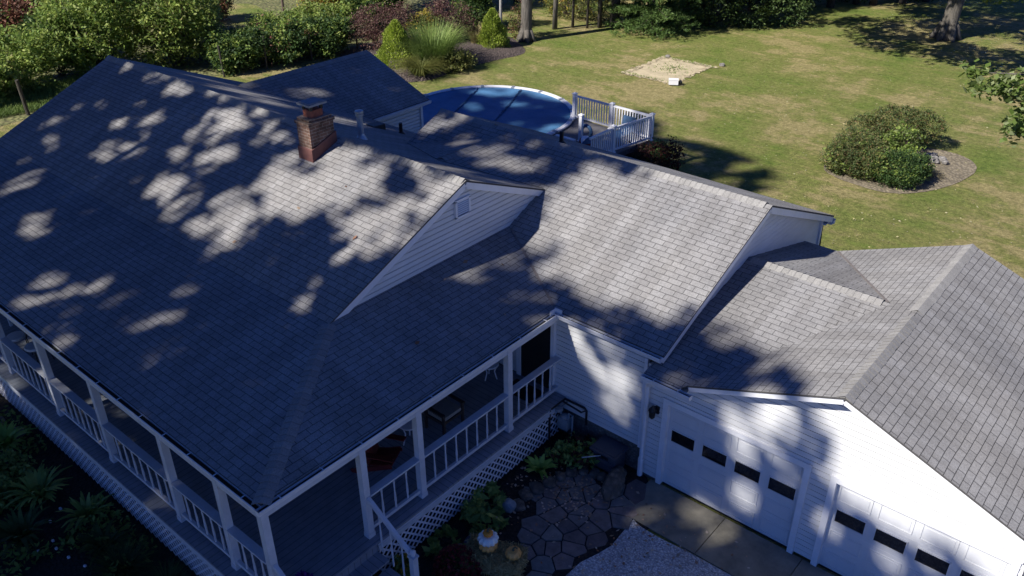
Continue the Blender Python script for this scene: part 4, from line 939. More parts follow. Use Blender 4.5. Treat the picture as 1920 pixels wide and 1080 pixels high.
# porch furniture
def adirondack(label, c, rz, mat):
    t = thing('adirondack_chair', label, 'chair', c); t.rotation_euler = (0, 0, 0); mt = Matrix.Rotation(rz, 3, 'Z')
    w = lambda p: tuple(mt @ Vector(p) + Vector(c))
    m = MB()
    for i in range(5): m.beam(w((-.22 + .11 * i, -.28, .36)), w((-.22 + .11 * i, .22, .26)), .095, .02)
    m.build('seat', M[mat], t)
    m = MB()
    for i in range(5): m.beam(w((-.22 + .11 * i, .20, .24)), w((-.25 + .125 * i, .52, .95 - .04 * abs(i - 2))), .10, .02, tuple(mt @ Vector((0, -1, .4))))
    m.build('backrest', M[mat], t)
    for s in (-1, 1):
        m = MB(); m.beam(w((s * .32, -.34, .56)), w((s * .32, .36, .56)), .13, .025); m.build('armrest', M[mat], t)
        m = MB(); m.beam(w((s * .29, -.28, 0)), w((s * .29, -.28, .55)), .03, .11); m.build('leg', M[mat], t)
        m = MB(); m.beam(w((s * .27, -.26, .34)), w((s * .27, .60, .02)), .03, .11); m.build('leg', M[mat], t)
adirondack('red wooden slatted chair under the side porch roof', (1.35, -4.05, DZ), math.radians(115), 'redwood')
t = thing('armchair', 'dark armchair with a pale cushion on the side porch', 'chair', (1.35, -2.35, DZ)); cx, cy = 1.35, -2.35
m = MB(); m.box((cx, cy, DZ + .36), (.56, .60, .06)); m.build('seat', M['brownwood'], t); m = MB(); m.box((cx, cy, DZ + .43), (.50, .54, .08)); m.build('cushion', M['cushion'], t)
m = MB(); m.box((cx - .28, cy, DZ + .68), (.07, .60, .62), ry=-.15); m.build('backrest', M['brownwood'], t)
for s in (-1, 1):
    m = MB(); m.beam((cx - .28, cy + s * .30, DZ + .60), (cx + .30, cy + s * .30, DZ + .58), .07, .04); m.build('armrest', M['brownwood'], t)
    for a in (-.26, .26): m = MB(); m.beam((cx + a, cy + s * .28, DZ), (cx + a, cy + s * .28, DZ + .6), .05, .05, (1, 0, 0)); m.build('leg', M['brownwood'], t)
def small_table(label, x, y, mat, h=.5, r=.24, slats=False):
    t = thing('side_table', label, 'table', (x, y, DZ)); m = MB(); m.lathe((x, y, DZ + h - .03), [(r, 0), (r, .03), (r - .02, .035)], 18); m.build('tabletop', M[mat], t)
    for k in range(3):
        a = 2.1 * k + .4; m = MB(); m.tube([(x + .8 * r * math.cos(a), y + .8 * r * math.sin(a), DZ), (x + .5 * r * math.cos(a), y + .5 * r * math.sin(a), DZ + h * .5), (x + .75 * r * math.cos(a), y + .75 * r * math.sin(a), DZ + h - .03)], .014, 6); m.build('leg', M[mat], t)
small_table('white side table between the red chair and the dark armchair', 1.15, -3.15, 'trim')
small_table('small white table by the porch door', .95, -.45, 'trim', .4, .2)
t = thing('doormat', 'dark door mat on the boards before the porch door', 'door mat', (1.85, -.35, DZ)); m = MB(); m.box((1.85, -.35, DZ + .012), (.8, .5, .016)); m.build('mat', M['dark'], t)
t = thing('bench', 'white slatted bench on the front porch near the left edge of the photo', 'bench', (-9.1, -6.35, DZ))
m = MB()
for i in range(5): m.beam((-9.9, -6.6 + .11 * i, DZ + .44), (-8.3, -6.6 + .11 * i, DZ + .44), .09, .025)
m.build('seat', M['whitecloth'], t); m = MB()
for i in range(4): m.beam((-9.9, -6.05 + .02 * i, DZ + .56 + .11 * i), (-8.3, -6.05 + .02 * i, DZ + .56 + .11 * i), .025, .09)
m.build('backrest', M['whitecloth'], t)
for x in (-9.8, -8.4):
    for y in (-6.58, -6.08): m = MB(); m.lohi((x - .03, y - .03, DZ), (x + .03, y + .03, DZ + .43)); m.build('leg', M['whitecloth'], t)
def iron_chair(label, x, y, rz):
    t = thing('metal_chair', label, 'chair', (x, y, DZ), 'black metal chairs on the front porch'); mt = Matrix.Rotation(rz, 3, 'Z'); w = lambda p: tuple(mt @ Vector(p) + Vector((x, y, DZ)))
    m = MB(); m.lathe((x, y, DZ + .44), [(.2, 0), (.22, .03), (.20, .07), (.05, .08)], 14); m.build('cushion', M['whitecloth'], t)
    m = MB(); m.tube([w((-.2, .2, .44)), w((-.2, .26, .75)), w((-.1, .27, .88)), w((.1, .27, .88)), w((.2, .26, .75)), w((.2, .2, .44))], .014, 6)
    for a in (-.1, 0, .1): m.tube([w((a, .22, .44)), w((a, .27, .87))], .010, 5)
    m.build('backrest', M['black'], t)
    for a in (-1, 1):
        for b in (-1, 1): m = MB(); m.tube([w((a * .18, b * .18, .44)), w((a * .22, b * .22, 0))], .013, 6); m.build('leg', M['black'], t)
iron_chair('black metal chair with round white cushion behind the front railing, nearer the house corner', -7.6, -6.85, .4); iron_chair('black metal chair with round white cushion at the front railing, beside the white bench', -8.35, -6.95, -.3)

pts = [(-12.2 + 3 * R.random() + R.gauss(0, .2), R.choice((24.6, 28.4)) + R.gauss(0, .08)) for _ in range(500)] + [(R.choice((-12.15, -9.4)) + R.gauss(0, .08), R.uniform(24.5, 28.5)) for _ in range(500)]
P = np.array([(a, b, .012 + .01 * R.random()) for a, b in pts]); U, V = rand_axes(len(P), .16, 6.0, aspect=.9); o = quads_mesh('sand_edge', P, U, V, M['sand']); o['kind'] = 'stuff'
pts = [(R.gauss(-10.6, .5), R.gauss(26.8, .5)) for _ in range(260)] + [(R.uniform(-12.3, -9.2), R.choice((24.65, 28.4)) + R.gauss(0, .12)) for _ in range(300)]
P = np.array([(a, b, .03 + .02 * R.random()) for a, b in pts]); U, V = rand_axes(len(P), .10, .5, aspect=.4); o = quads_mesh('sand_weeds', P, U, V, M['reed']); o['kind'] = 'stuff'

# ---------------------------------------------------------------- pool and pool deck
PC = Vector((-11.08, 12.85)); PRd = 3.52; PZ = 1.22
t = thing('swimming_pool', 'round above-ground pool under a blue winter cover', 'pool', (PC.x, PC.y, 0))
m = MB(); m.add([(PC.x + PRd * math.cos(k * math.pi / 32), PC.y + PRd * math.sin(k * math.pi / 32), z) for k in range(64) for z in (0, PZ)], [(2 * k, (2 * k + 2) % 128, (2 * k + 3) % 128, 2 * k + 1) for k in range(64)]); m.build('pool_wall', M['poolwall'], t, smooth=False)
cv = MB(); NR, NA = 10, 72
cv.v.append((PC.x, PC.y, PZ - .10))
for i in range(1, NR + 1):
    r = (PRd - .06) * i / NR
    for k in range(NA):
        a = 2 * math.pi * k / NA; zz = PZ - .10 + .09 * (i / NR) ** 3 + .02 * mnoise.noise(Vector((r * math.cos(a) * .8, r * math.sin(a) * .8, 0))); cv.v.append((PC.x + r * math.cos(a), PC.y + r * math.sin(a), zz))
for k in range(NA): cv.f.append((0, 1 + k, 1 + (k + 1) % NA)); cv.uv.append(None)
for i in range(NR - 1):
    for k in range(NA): cv.f.append((1 + i * NA + k, 1 + (i + 1) * NA + k, 1 + (i + 1) * NA + (k + 1) % NA, 1 + i * NA + (k + 1) % NA)); cv.uv.append(None)
cover = cv.build('cover', M['cover'], t, smooth=True)
for off in (-1.35, .55):                                             # seams with puckers, running away from the house
    s = MB(); k = 40; half = math.sqrt(PRd ** 2 - off ** 2) - .15; d = Vector((-.42, .91)); nrm = Vector((.91, .42))
    for i in range(k):
        u0 = -half + 2 * half * i / k; u1 = u0 + 2 * half / k * R.uniform(.6, 1.05); c0 = PC + nrm * (off + R.uniform(-.02, .02)) + d * u0; c1 = PC + nrm * (off + R.uniform(-.02, .02)) + d * u1; rr = lambda c: PZ - .055 + .09 * ((c - PC).length / PRd) ** 3
        s.beam((c0.x, c0.y, rr(c0)), (c1.x, c1.y, rr(c1)), R.uniform(.03, .09), .03)
    s.build('seam', M['seam'], cover)
NS = 16
for k in range(NS):
    m = MB(); a0, a1 = 2 * math.pi * k / NS + .02, 2 * math.pi * (k + 1) / NS - .02; vs = []
    for i in range(6):
        a = a0 + (a1 - a0) * i / 5
        for r_, z in ((PRd - .10, PZ), (PRd - .10, PZ + .035), (PRd + .09, PZ + .045), (PRd + .09, PZ - .02)): vs.append((PC.x + r_ * math.cos(a), PC.y + r_ * math.sin(a), z))
    fs = [(i * 4 + j, i * 4 + (j + 1) % 4, (i + 1) * 4 + (j + 1) % 4, (i + 1) * 4 + j) for i in range(5) for j in range(4)] + [(0, 1, 2, 3), (20, 23, 22, 21)]
    m.add(vs, fs); m.build('top_rail', M['vinyl'], t)
    m = MB(); a = 2 * math.pi * k / NS; m.box((PC.x + PRd * math.cos(a), PC.y + PRd * math.sin(a), PZ + .03), (.22, .12, .06), a); m.build('rail_joint', M['galv'], t)
# deck
t = thing('pool_deck', 'small raised pool deck with white vinyl railings', 'deck', (-6.5, 13.5, 0)); DK = 1.16
d1, d2, d3, d4 = Vector((-8.05, 14.75)), Vector((-4.35, 14.6)), Vector((-4.55, 12.65)), Vector((-8.8, 9.6))
fl = MB(); pts = [d1 + Vector((.02, .05)), d2, d3, Vector((-4.6, 10.2)), Vector((-9.0, 9.9)), Vector((-8.2, 11.2)), Vector((-7.66, 12.6)), Vector((-7.62, 13.6))]
fl.poly([(p.x, p.y, DK) for p in pts]); fl.poly([(p.x, p.y, DK - .05) for p in pts][::-1])
for i in range(len(pts)): a, b = pts[i], pts[(i + 1) % len(pts)]; fl.poly([(a.x, a.y, DK), (a.x, a.y, DK - .2), (b.x, b.y, DK - .2), (b.x, b.y, DK)])
fl.build('deck_boards', M['pooldeck'], t)
sk = MB()
for a, b in ((d1, d2), (d2, d3), (d3, Vector((-4.6, 10.2)))): sk.beam((a.x, a.y, DK / 2 - .1), (b.x, b.y, DK / 2 - .1), .03, DK - .22)
sk.build('skirt', M['dark'], t)
def vpost(p, h=1.0, label=None):
    m = MB(); m.lohi((p.x - .065, p.y - .065, DK), (p.x + .065, p.y + .065, DK + h)); m.lohi((p.x - .10, p.y - .10, DK), (p.x + .10, p.y + .10, DK + .03)); m.lohi((p.x - .09, p.y - .09, DK + h), (p.x + .09, p.y + .09, DK + h + .03)); m.add([(p.x - .08, p.y - .08, DK + h + .03), (p.x + .08, p.y - .08, DK + h + .03), (p.x + .08, p.y + .08, DK + h + .03), (p.x - .08, p.y + .08, DK + h + .03), (p.x, p.y, DK + h + .08)], [(0, 1, 4), (1, 2, 4), (2, 3, 4), (3, 0, 4)]); m.build('deck_post', M['vinyl'], t)
def vrail(a, b):
    r = MB(); r.beam((a.x, a.y, DK + .93), (b.x, b.y, DK + .93), .07, .07); r.beam((a.x, a.y, DK + .10), (b.x, b.y, DK + .10), .05, .07); ro = r.build('deck_railing', M['vinyl'], t); L = (b - a).length; k = int(L / .125)
    for i in range(k): c = a.lerp(b, (i + 1) / (k + 1)); m = MB(); m.box((c.x, c.y, DK + .51), (.036, .036, .78), math.atan2((b - a).y, (b - a).x)); m.build('picket', M['vinyl'], ro)
pm = d1.lerp(d2, .5); pk_ = Vector((-4.72, 12.62)); p5 = Vector((-4.75, 11.2))
for p in (d1, pm, d2, pk_): vpost(p)
vrail(d1, pm); vrail(pm, d2); vrail(d2, pk_); vrail(pk_, p5)
vpost(Vector((-6.33, 12.85)))
m = MB(); m.lohi((-7.3, 12.5, DK), (-6.4, 12.66, DK + .10)); m.build('gate_sill', M['vinyl'], t)
t = thing('beach_ball', 'red, white and blue ball at the foot of the deck railing', 'ball', (-5.75, 12.35, DK))
bc = Vector((-5.75, 12.35, DK + .24))
for k, mt_ in enumerate(('seam', 'vinyl', 'mum', 'seam', 'vinyl', 'mum')):
    m = MB(); vs = []
    for i in range(9):
        th = math.pi * i / 8
        for j in range(3): ph = (k + j / 2) * math.pi / 3; vs.append((bc.x + .24 * math.sin(th) * math.cos(ph), bc.y + .24 * math.cos(th), bc.z + .24 * math.sin(th) * math.sin(ph)))
    m.add(vs, [(i * 3 + j, i * 3 + j + 1, (i + 1) * 3 + j + 1, (i + 1) * 3 + j) for i in range(8) for j in range(2)]); m.build('stripe', M[mt_], t, smooth=True)
t = thing('pool_toys', 'dark blue folded float leaning behind the short deck post', 'pool float', (-6.25, 13.1, DK)); m = MB(); m.tube([(-6.25 + .22 * math.cos(a), 13.1, DK + .30 + .25 * math.sin(a)) for a in np.linspace(0, 6.28, 14)], .07, 8, False); m.build('ring', M['seam'], t, smooth=True)
t = thing('lounge_chair', 'low dark blue lounger at the far corner of the pool deck', 'lounge chair', (-5.1, 13.9, DK)); m = MB(); m.box((-5.2, 13.75, DK + .28), (.55, 1.0, .04)); m.build('seat', M['seam'], t); m = MB(); m.box((-5.2, 14.35, DK + .52), (.55, .06, .55), rx=-.3); m.build('backrest', M['seam'], t)
for x in (-5.42, -4.98):
    for y in (13.3, 14.2): m = MB(); m.lohi((x - .02, y - .02, DK), (x + .02, y + .02, DK + .27)); m.build('leg', M['galv'], t)
t = thing('utility_box', 'small white box with a black knob on the lawn beside the sand pit', 'utility box', (-9.2, 24.45, 0)); m = MB(); m.box((-9.2, 24.45, .15), (.46, .3, .22), .55); m.box((-9.2, 24.45, .275), (.48, .32, .03), .55); m.build('box', M['vinyl'], t); m = MB(); m.lathe((-8.92, 24.62, .05), [(.09, 0), (.1, .1), (.05, .2)], 10); m.build('knob', M['black'], t)
for x, y, l in ((-12.0, 28.5, 'pale stone at the far corner of the sand pit'), (-8.95, 28.9, 'small white stone right of the sand pit')): rock('lawn_stone', l, 'stone', (x, y, .06), (.14, .1, .09), 'rock', seed=int(-x * 3))
SUN_GAPS=[
[(-6.58,5.62),(-5.37,5.83),(-4.63,5.67),(-4.81,5.13),(-5.33,4.90),(-5.75,4.24),(-6.12,3.53),(-5.41,2.10),(-5.70,1.28),(-6.04,1.28),(-6.02,2.14),(-6.24,2.83),(-6.47,3.64),(-6.40,4.43),(-6.52,5.05)],
[(-5.09,3.55),(-4.69,3.91),(-4.27,3.59),(-4.51,2.96),(-4.75,2.34),(-4.61,1.82),(-5.10,1.58),(-5.30,2.15),(-5.27,3.03)],
[(-3.21,5.08),(-3.30,4.96),(-3.61,4.92),(-4.00,4.98),(-4.30,5.11),(-4.34,5.25),(-4.12,5.34),(-3.74,5.33),(-3.38,5.23)],
[(-3.72,4.56),(-3.75,4.44),(-3.93,4.38),(-4.18,4.39),(-4.38,4.49),(-4.43,4.61),(-4.31,4.71),(-4.08,4.73),(-3.84,4.68)],
[(-4.96,4.23),(-4.97,4.08),(-5.16,3.96),(-5.44,3.93),(-5.68,4.00),(-5.77,4.14),(-5.67,4.29),(-5.41,4.37),(-5.14,4.35)],
[(-1.89,4.63),(-1.49,5.40),(-0.50,3.89),(-3.10,2.58),(-2.96,3.30),(-2.73,3.73),(-2.16,4.26)],
[(-2.60,4.48),(-2.48,4.34),(-2.47,4.15),(-2.56,4.01),(-2.71,3.98),(-2.86,4.08),(-2.93,4.25),(-2.89,4.43),(-2.76,4.52)],
[(-9.81,5.50),(-9.76,5.35),(-9.87,5.22),(-10.09,5.17),(-10.31,5.21),(-10.44,5.34),(-10.40,5.49),(-10.23,5.59),(-9.99,5.59)],
[(-9.05,5.85),(-9.03,5.69),(-9.21,5.52),(-9.51,5.44),(-9.79,5.47),(-9.92,5.60),(-9.84,5.78),(-9.58,5.92),(-9.27,5.94)],
[(-8.35,5.63),(-8.23,5.45),(-8.26,5.23),(-8.43,5.07),(-8.65,5.05),(-8.83,5.17),(-8.88,5.39),(-8.78,5.59),(-8.56,5.69)],
[(-9.20,4.44),(-9.10,4.32),(-9.10,4.12),(-9.19,3.95),(-9.33,3.88),(-9.46,3.94),(-9.51,4.11),(-9.47,4.31),(-9.34,4.44)],
[(-8.58,3.57),(-8.44,3.35),(-8.47,3.19),(-8.65,3.16),(-8.91,3.27),(-9.12,3.48),(-9.18,3.69),(-9.07,3.79),(-8.83,3.74)],
[(-9.21,3.30),(-9.12,3.19),(-9.13,3.05),(-9.23,2.96),(-9.38,2.95),(-9.51,3.03),(-9.55,3.16),(-9.49,3.28),(-9.36,3.33)],
[(-8.28,3.11),(-8.21,2.96),(-8.29,2.83),(-8.48,2.78),(-8.69,2.83),(-8.83,2.97),(-8.82,3.12),(-8.68,3.22),(-8.46,3.22)],
[(-8.64,2.47),(-8.46,2.26),(-8.45,1.93),(-8.61,1.63),(-8.87,1.51),(-9.11,1.61),(-9.22,1.90),(-9.14,2.24),(-8.91,2.47)],
[(-7.87,2.44),(-7.82,2.33),(-7.88,2.22),(-8.03,2.18),(-8.19,2.22),(-8.30,2.32),(-8.29,2.44),(-8.18,2.52),(-8.01,2.52)],
[(-7.53,2.34),(-7.50,2.28),(-7.53,2.22),(-7.62,2.19),(-7.71,2.21),(-7.77,2.27),(-7.76,2.34),(-7.70,2.38),(-7.60,2.38)],
[(-12.20,1.84),(-12.10,1.73),(-12.09,1.54),(-12.18,1.37),(-12.32,1.30),(-12.45,1.35),(-12.51,1.50),(-12.47,1.69),(-12.34,1.83)],
[(-12.13,2.31),(-12.03,2.22),(-12.01,2.10),(-12.07,2.00),(-12.19,1.96),(-12.31,2.01),(-12.37,2.12),(-12.36,2.24),(-12.26,2.32)],
[(-11.68,3.24),(-11.61,3.17),(-11.60,3.06),(-11.65,2.96),(-11.75,2.92),(-11.83,2.95),(-11.87,3.05),(-11.85,3.17),(-11.77,3.24)],
[(-10.69,4.10),(-10.58,3.98),(-10.56,3.80),(-10.64,3.65),(-10.79,3.60),(-10.94,3.67),(-11.01,3.83),(-10.98,4.00),(-10.85,4.11)],
[(-11.62,5.75),(-11.55,5.64),(-11.54,5.43),(-11.60,5.23),(-11.70,5.12),(-11.79,5.16),(-11.83,5.33),(-11.81,5.55),(-11.72,5.72)],
[(-10.89,1.34),(-10.80,1.20),(-10.86,1.07),(-11.04,1.02),(-11.26,1.07),(-11.41,1.20),(-11.43,1.35),(-11.30,1.44),(-11.08,1.44)],
[(-10.34,0.02),(-10.12,-0.21),(-10.04,-0.63),(-10.13,-1.05),(-10.33,-1.27),(-10.57,-1.19),(-10.73,-0.85),(-10.74,-0.40),(-10.58,-0.05)],
[(-10.41,0.07),(-10.30,-0.02),(-10.25,-0.16),(-10.28,-0.28),(-10.39,-0.33),(-10.51,-0.29),(-10.60,-0.17),(-10.61,-0.03),(-10.53,0.06)],
[(-6.55,3.14),(-6.52,3.03),(-6.61,2.93),(-6.78,2.88),(-6.94,2.90),(-7.03,2.99),(-6.99,3.11),(-6.86,3.19),(-6.68,3.21)],
[(-11.45,0.24),(-11.42,0.16),(-11.48,0.07),(-11.60,0.02),(-11.76,0.03),(-11.88,0.09),(-11.86,0.19),(-11.74,0.26),(-11.58,0.28)],
[(-8.01,1.73),(-7.97,1.62),(-8.06,1.51),(-8.23,1.45),(-8.41,1.47),(-8.50,1.56),(-8.48,1.68),(-8.34,1.77),(-8.15,1.79)],
[(-8.02,3.71),(-7.97,3.60),(-8.04,3.49),(-8.18,3.46),(-8.34,3.50),(-8.44,3.60),(-8.44,3.72),(-8.33,3.80),(-8.16,3.79)],
[(-6.66,5.78),(-6.73,5.69),(-6.99,5.65),(-7.33,5.67),(-7.58,5.74),(-7.63,5.84),(-7.45,5.91),(-7.12,5.92),(-6.82,5.87)],
[(-11.76,2.59),(-11.72,2.52),(-11.75,2.46),(-11.85,2.43),(-11.96,2.46),(-12.03,2.53),(-12.04,2.60),(-11.97,2.64),(-11.86,2.64)],
[(-8.18,0.96),(-8.15,0.90),(-8.18,0.84),(-8.26,0.82),(-8.35,0.84),(-8.41,0.89),(-8.41,0.96),(-8.35,1.00),(-8.26,1.00)],
[(-6.97,1.46),(-6.96,1.40),(-7.01,1.34),(-7.11,1.31),(-7.20,1.32),(-7.25,1.36),(-7.23,1.43),(-7.15,1.48),(-7.05,1.49)],
[(-4.13,2.06),(-0.50,3.89),(-0.25,3.49),(-0.82,2.90),(-1.67,2.31),(-1.99,1.77),(-2.03,1.31),(-2.19,1.01),(-2.59,0.25),(-2.90,0.03),(-2.91,0.47),(-2.74,0.93),(-3.84,0.87),(-3.72,1.32),(-3.35,1.74),(-3.68,1.97)],
[(-5.71,1.11),(-4.78,1.66),(-4.28,1.11),(-4.56,0.65),(-5.34,0.80)],
[(-7.98,-1.11),(-7.79,-1.26),(-7.72,-1.50),(-7.79,-1.71),(-7.97,-1.81),(-8.19,-1.74),(-8.33,-1.54),(-8.34,-1.29),(-8.20,-1.12)],
[(-7.72,-1.79),(-7.64,-1.87),(-7.63,-2.00),(-7.69,-2.12),(-7.79,-2.18),(-7.89,-2.14),(-7.94,-2.03),(-7.92,-1.90),(-7.83,-1.80)],
[(-5.21,-2.76),(-5.15,-2.84),(-5.18,-2.95),(-5.28,-3.05),(-5.41,-3.08),(-5.50,-3.04),(-5.52,-2.94),(-5.45,-2.83),(-5.33,-2.76)],
[(-4.54,-2.50),(-4.50,-2.56),(-4.56,-2.65),(-4.67,-2.71),(-4.79,-2.72),(-4.87,-2.67),(-4.86,-2.59),(-4.77,-2.51),(-4.65,-2.48)],
[(-4.02,-1.76),(-3.94,-1.84),(-3.91,-1.99),(-3.94,-2.14),(-4.01,-2.22),(-4.10,-2.19),(-4.16,-2.07),(-4.16,-1.91),(-4.11,-1.79)],
[(-4.02,-2.48),(-3.97,-2.54),(-3.97,-2.64),(-4.02,-2.73),(-4.10,-2.77),(-4.17,-2.75),(-4.20,-2.66),(-4.17,-2.56),(-4.10,-2.49)],
[(-3.93,-2.91),(-3.89,-2.97),(-3.93,-3.04),(-4.02,-3.09),(-4.13,-3.09),(-4.20,-3.05),(-4.20,-2.98),(-4.13,-2.91),(-4.02,-2.89)],
[(-4.42,-2.97),(-4.39,-3.03),(-4.45,-3.11),(-4.56,-3.17),(-4.67,-3.19),(-4.73,-3.15),(-4.72,-3.08),(-4.63,-3.00),(-4.51,-2.96)],
[(-4.58,-3.19),(-4.54,-3.25),(-4.56,-3.36),(-4.64,-3.46),(-4.73,-3.51),(-4.80,-3.48),(-4.82,-3.39),(-4.76,-3.28),(-4.67,-3.20)],
[(-4.92,-3.46),(-4.86,-3.56),(-4.92,-3.71),(-5.06,-3.86),(-5.23,-3.92),(-5.34,-3.87),(-5.34,-3.74),(-5.24,-3.57),(-5.07,-3.46)],
[(-3.11,-1.98),(-3.07,-2.05),(-3.10,-2.16),(-3.17,-2.26),(-3.27,-2.31),(-3.33,-2.28),(-3.34,-2.18),(-3.28,-2.07),(-3.19,-1.99)],
[(-3.03,-1.67),(-3.00,-1.72),(-3.02,-1.81),(-3.09,-1.90),(-3.16,-1.93),(-3.21,-1.91),(-3.21,-1.83),(-3.16,-1.74),(-3.09,-1.68)],
[(-3.33,-2.80),(-3.29,-2.86),(-3.30,-2.97),(-3.36,-3.07),(-3.43,-3.13),(-3.49,-3.11),(-3.51,-3.02),(-3.47,-2.90),(-3.40,-2.81)],
[(-3.45,-3.11),(-3.43,-3.16),(-3.48,-3.22),(-3.57,-3.28),(-3.66,-3.29),(-3.71,-3.26),(-3.70,-3.19),(-3.62,-3.13),(-3.53,-3.10)],
[(-3.02,-3.64),(-2.97,-3.70),(-2.99,-3.76),(-3.07,-3.80),(-3.17,-3.80),(-3.25,-3.75),(-3.26,-3.68),(-3.21,-3.63),(-3.11,-3.61)],
[(-2.67,-3.82),(-2.64,-3.86),(-2.66,-3.94),(-2.72,-4.02),(-2.79,-4.05),(-2.84,-4.03),(-2.85,-3.96),(-2.81,-3.88),(-2.74,-3.82)],
[(-1.82,-1.12),(-1.77,-1.21),(-1.79,-1.35),(-1.86,-1.48),(-1.96,-1.54),(-2.03,-1.50),(-2.05,-1.39),(-2.00,-1.24),(-1.91,-1.14)],
[(-1.85,-1.90),(-1.81,-1.97),(-1.83,-2.10),(-1.89,-2.21),(-1.97,-2.28),(-2.04,-2.25),(-2.05,-2.15),(-2.00,-2.02),(-1.92,-1.92)],
[(-1.05,-2.08),(-1.01,-2.14),(-1.02,-2.22),(-1.08,-2.29),(-1.16,-2.32),(-1.22,-2.29),(-1.23,-2.21),(-1.19,-2.13),(-1.12,-2.08)],
[(-0.88,-1.67),(-0.84,-1.73),(-0.84,-1.81),(-0.88,-1.88),(-0.95,-1.91),(-1.01,-1.88),(-1.04,-1.81),(-1.02,-1.72),(-0.95,-1.67)],
[(-0.68,-2.99),(-0.64,-3.06),(-0.66,-3.13),(-0.75,-3.18),(-0.85,-3.17),(-0.93,-3.11),(-0.94,-3.03),(-0.88,-2.97),(-0.78,-2.96)],
[(-0.72,-2.43),(-0.68,-2.51),(-0.69,-2.67),(-0.75,-2.84),(-0.84,-2.93),(-0.90,-2.90),(-0.92,-2.77),(-0.88,-2.60),(-0.80,-2.47)],
[(-4.23,0.38),(-4.18,0.31),(-4.19,0.19),(-4.25,0.08),(-4.31,0.03),(-4.39,0.06),(-4.42,0.16),(-4.38,0.28),(-4.31,0.37)],
[(-1.91,1.01),(-1.89,0.93),(-1.95,0.84),(-2.06,0.80),(-2.17,0.82),(-2.23,0.89),(-2.21,0.98),(-2.12,1.05),(-2.00,1.06)],
[(0.70,1.27),(0.80,1.18),(0.83,1.05),(0.78,0.94),(0.68,0.89),(0.57,0.94),(0.50,1.05),(0.51,1.18),(0.59,1.27)],
[(0.82,0.29),(0.83,0.21),(0.78,0.14),(0.69,0.11),(0.61,0.12),(0.56,0.19),(0.58,0.26),(0.65,0.32),(0.75,0.33)],
[(-2.48,-3.16),(-2.46,-3.20),(-2.49,-3.24),(-2.55,-3.27),(-2.61,-3.28),(-2.66,-3.25),(-2.65,-3.21),(-2.61,-3.16),(-2.54,-3.15)],
[(-0.92,2.45),(-0.84,2.33),(-0.84,2.15),(-0.93,2.00),(-1.06,1.95),(-1.18,2.01),(-1.22,2.17),(-1.17,2.35),(-1.05,2.46)],
[(-2.00,-0.21),(-1.99,-0.25),(-2.02,-0.30),(-2.08,-0.33),(-2.15,-0.33),(-2.18,-0.30),(-2.18,-0.25),(-2.13,-0.21),(-2.06,-0.19)],
[(3.06,-3.33),(3.11,-3.40),(3.09,-3.51),(3.02,-3.60),(2.94,-3.65),(2.87,-3.62),(2.86,-3.52),(2.90,-3.41),(2.98,-3.34)],
[(-1.78,5.48),(-0.52,5.64),(0.80,5.79),(2.27,5.66),(2.13,4.99),(1.97,4.28),(1.83,3.68),(1.35,3.12),(1.26,2.47),(0.69,2.46),(0.35,2.58),(-0.83,3.27),(-1.63,4.02),(-1.79,4.68)],
[(1.23,2.90),(1.31,2.66),(1.23,2.25),(1.02,1.87),(0.78,1.69),(0.63,1.79),(0.62,2.13),(0.77,2.56),(1.02,2.86)],
[(1.72,3.24),(1.80,3.12),(1.80,2.90),(1.73,2.69),(1.62,2.58),(1.52,2.63),(1.47,2.82),(1.50,3.05),(1.60,3.22)],
[(-6.72,6.86),(-6.30,6.56),(-6.97,6.45),(-8.50,6.57),(-10.33,6.90),(-11.57,7.31),(-11.46,7.56),(-10.04,7.53),(-8.14,7.23)],
[(-5.91,8.07),(-5.27,7.66),(-5.23,7.32),(-5.76,7.16),(-6.65,7.27),(-7.54,7.62),(-7.99,8.05),(-7.73,8.35),(-6.88,8.35)],
[(2.39,6.18),(2.83,5.77),(2.74,5.42),(2.19,5.25),(1.39,5.35),(0.67,5.68),(0.39,6.12),(0.75,6.44),(1.56,6.45)],
[(-10.19,9.35),(-10.17,9.16),(-10.26,8.91),(-10.41,8.72),(-10.56,8.68),(-10.64,8.80),(-10.60,9.03),(-10.48,9.27),(-10.31,9.39)],
[(-10.83,8.25),(-10.82,8.10),(-10.91,7.92),(-11.06,7.79),(-11.19,7.76),(-11.25,7.85),(-11.21,8.02),(-11.08,8.19),(-10.93,8.28)],
[(-10.05,8.34),(-10.03,8.23),(-10.06,8.09),(-10.14,7.98),(-10.22,7.96),(-10.26,8.03),(-10.25,8.16),(-10.19,8.29),(-10.11,8.36)],
[(-9.15,11.95),(-9.11,11.80),(-9.13,11.61),(-9.21,11.49),(-9.30,11.48),(-9.36,11.59),(-9.37,11.77),(-9.33,11.93),(-9.24,12.00)],
[(-10.24,10.47),(-10.21,10.36),(-10.22,10.24),(-10.27,10.15),(-10.33,10.15),(-10.38,10.22),(-10.39,10.35),(-10.36,10.46),(-10.30,10.50)],
[(1.91,2.72),(1.97,3.40),(2.02,4.09),(2.13,5.01),(2.39,4.90),(2.92,4.40),(2.58,4.28),(2.24,4.16),(2.20,3.80),(2.18,3.31)],
[(3.31,3.90),(3.36,3.74),(3.34,3.55),(3.26,3.42),(3.16,3.40),(3.08,3.50),(3.06,3.68),(3.11,3.86),(3.21,3.95)],
[(3.57,3.72),(3.59,3.62),(3.57,3.53),(3.51,3.48),(3.44,3.50),(3.39,3.57),(3.39,3.68),(3.43,3.75),(3.50,3.77)],
[(3.31,2.95),(3.35,2.85),(3.36,2.70),(3.32,2.58),(3.26,2.54),(3.21,2.60),(3.18,2.73),(3.20,2.87),(3.25,2.96)],
[(1.84,2.55),(1.88,2.49),(1.90,2.38),(1.90,2.28),(1.87,2.23),(1.83,2.26),(1.80,2.35),(1.79,2.46),(1.81,2.54)],
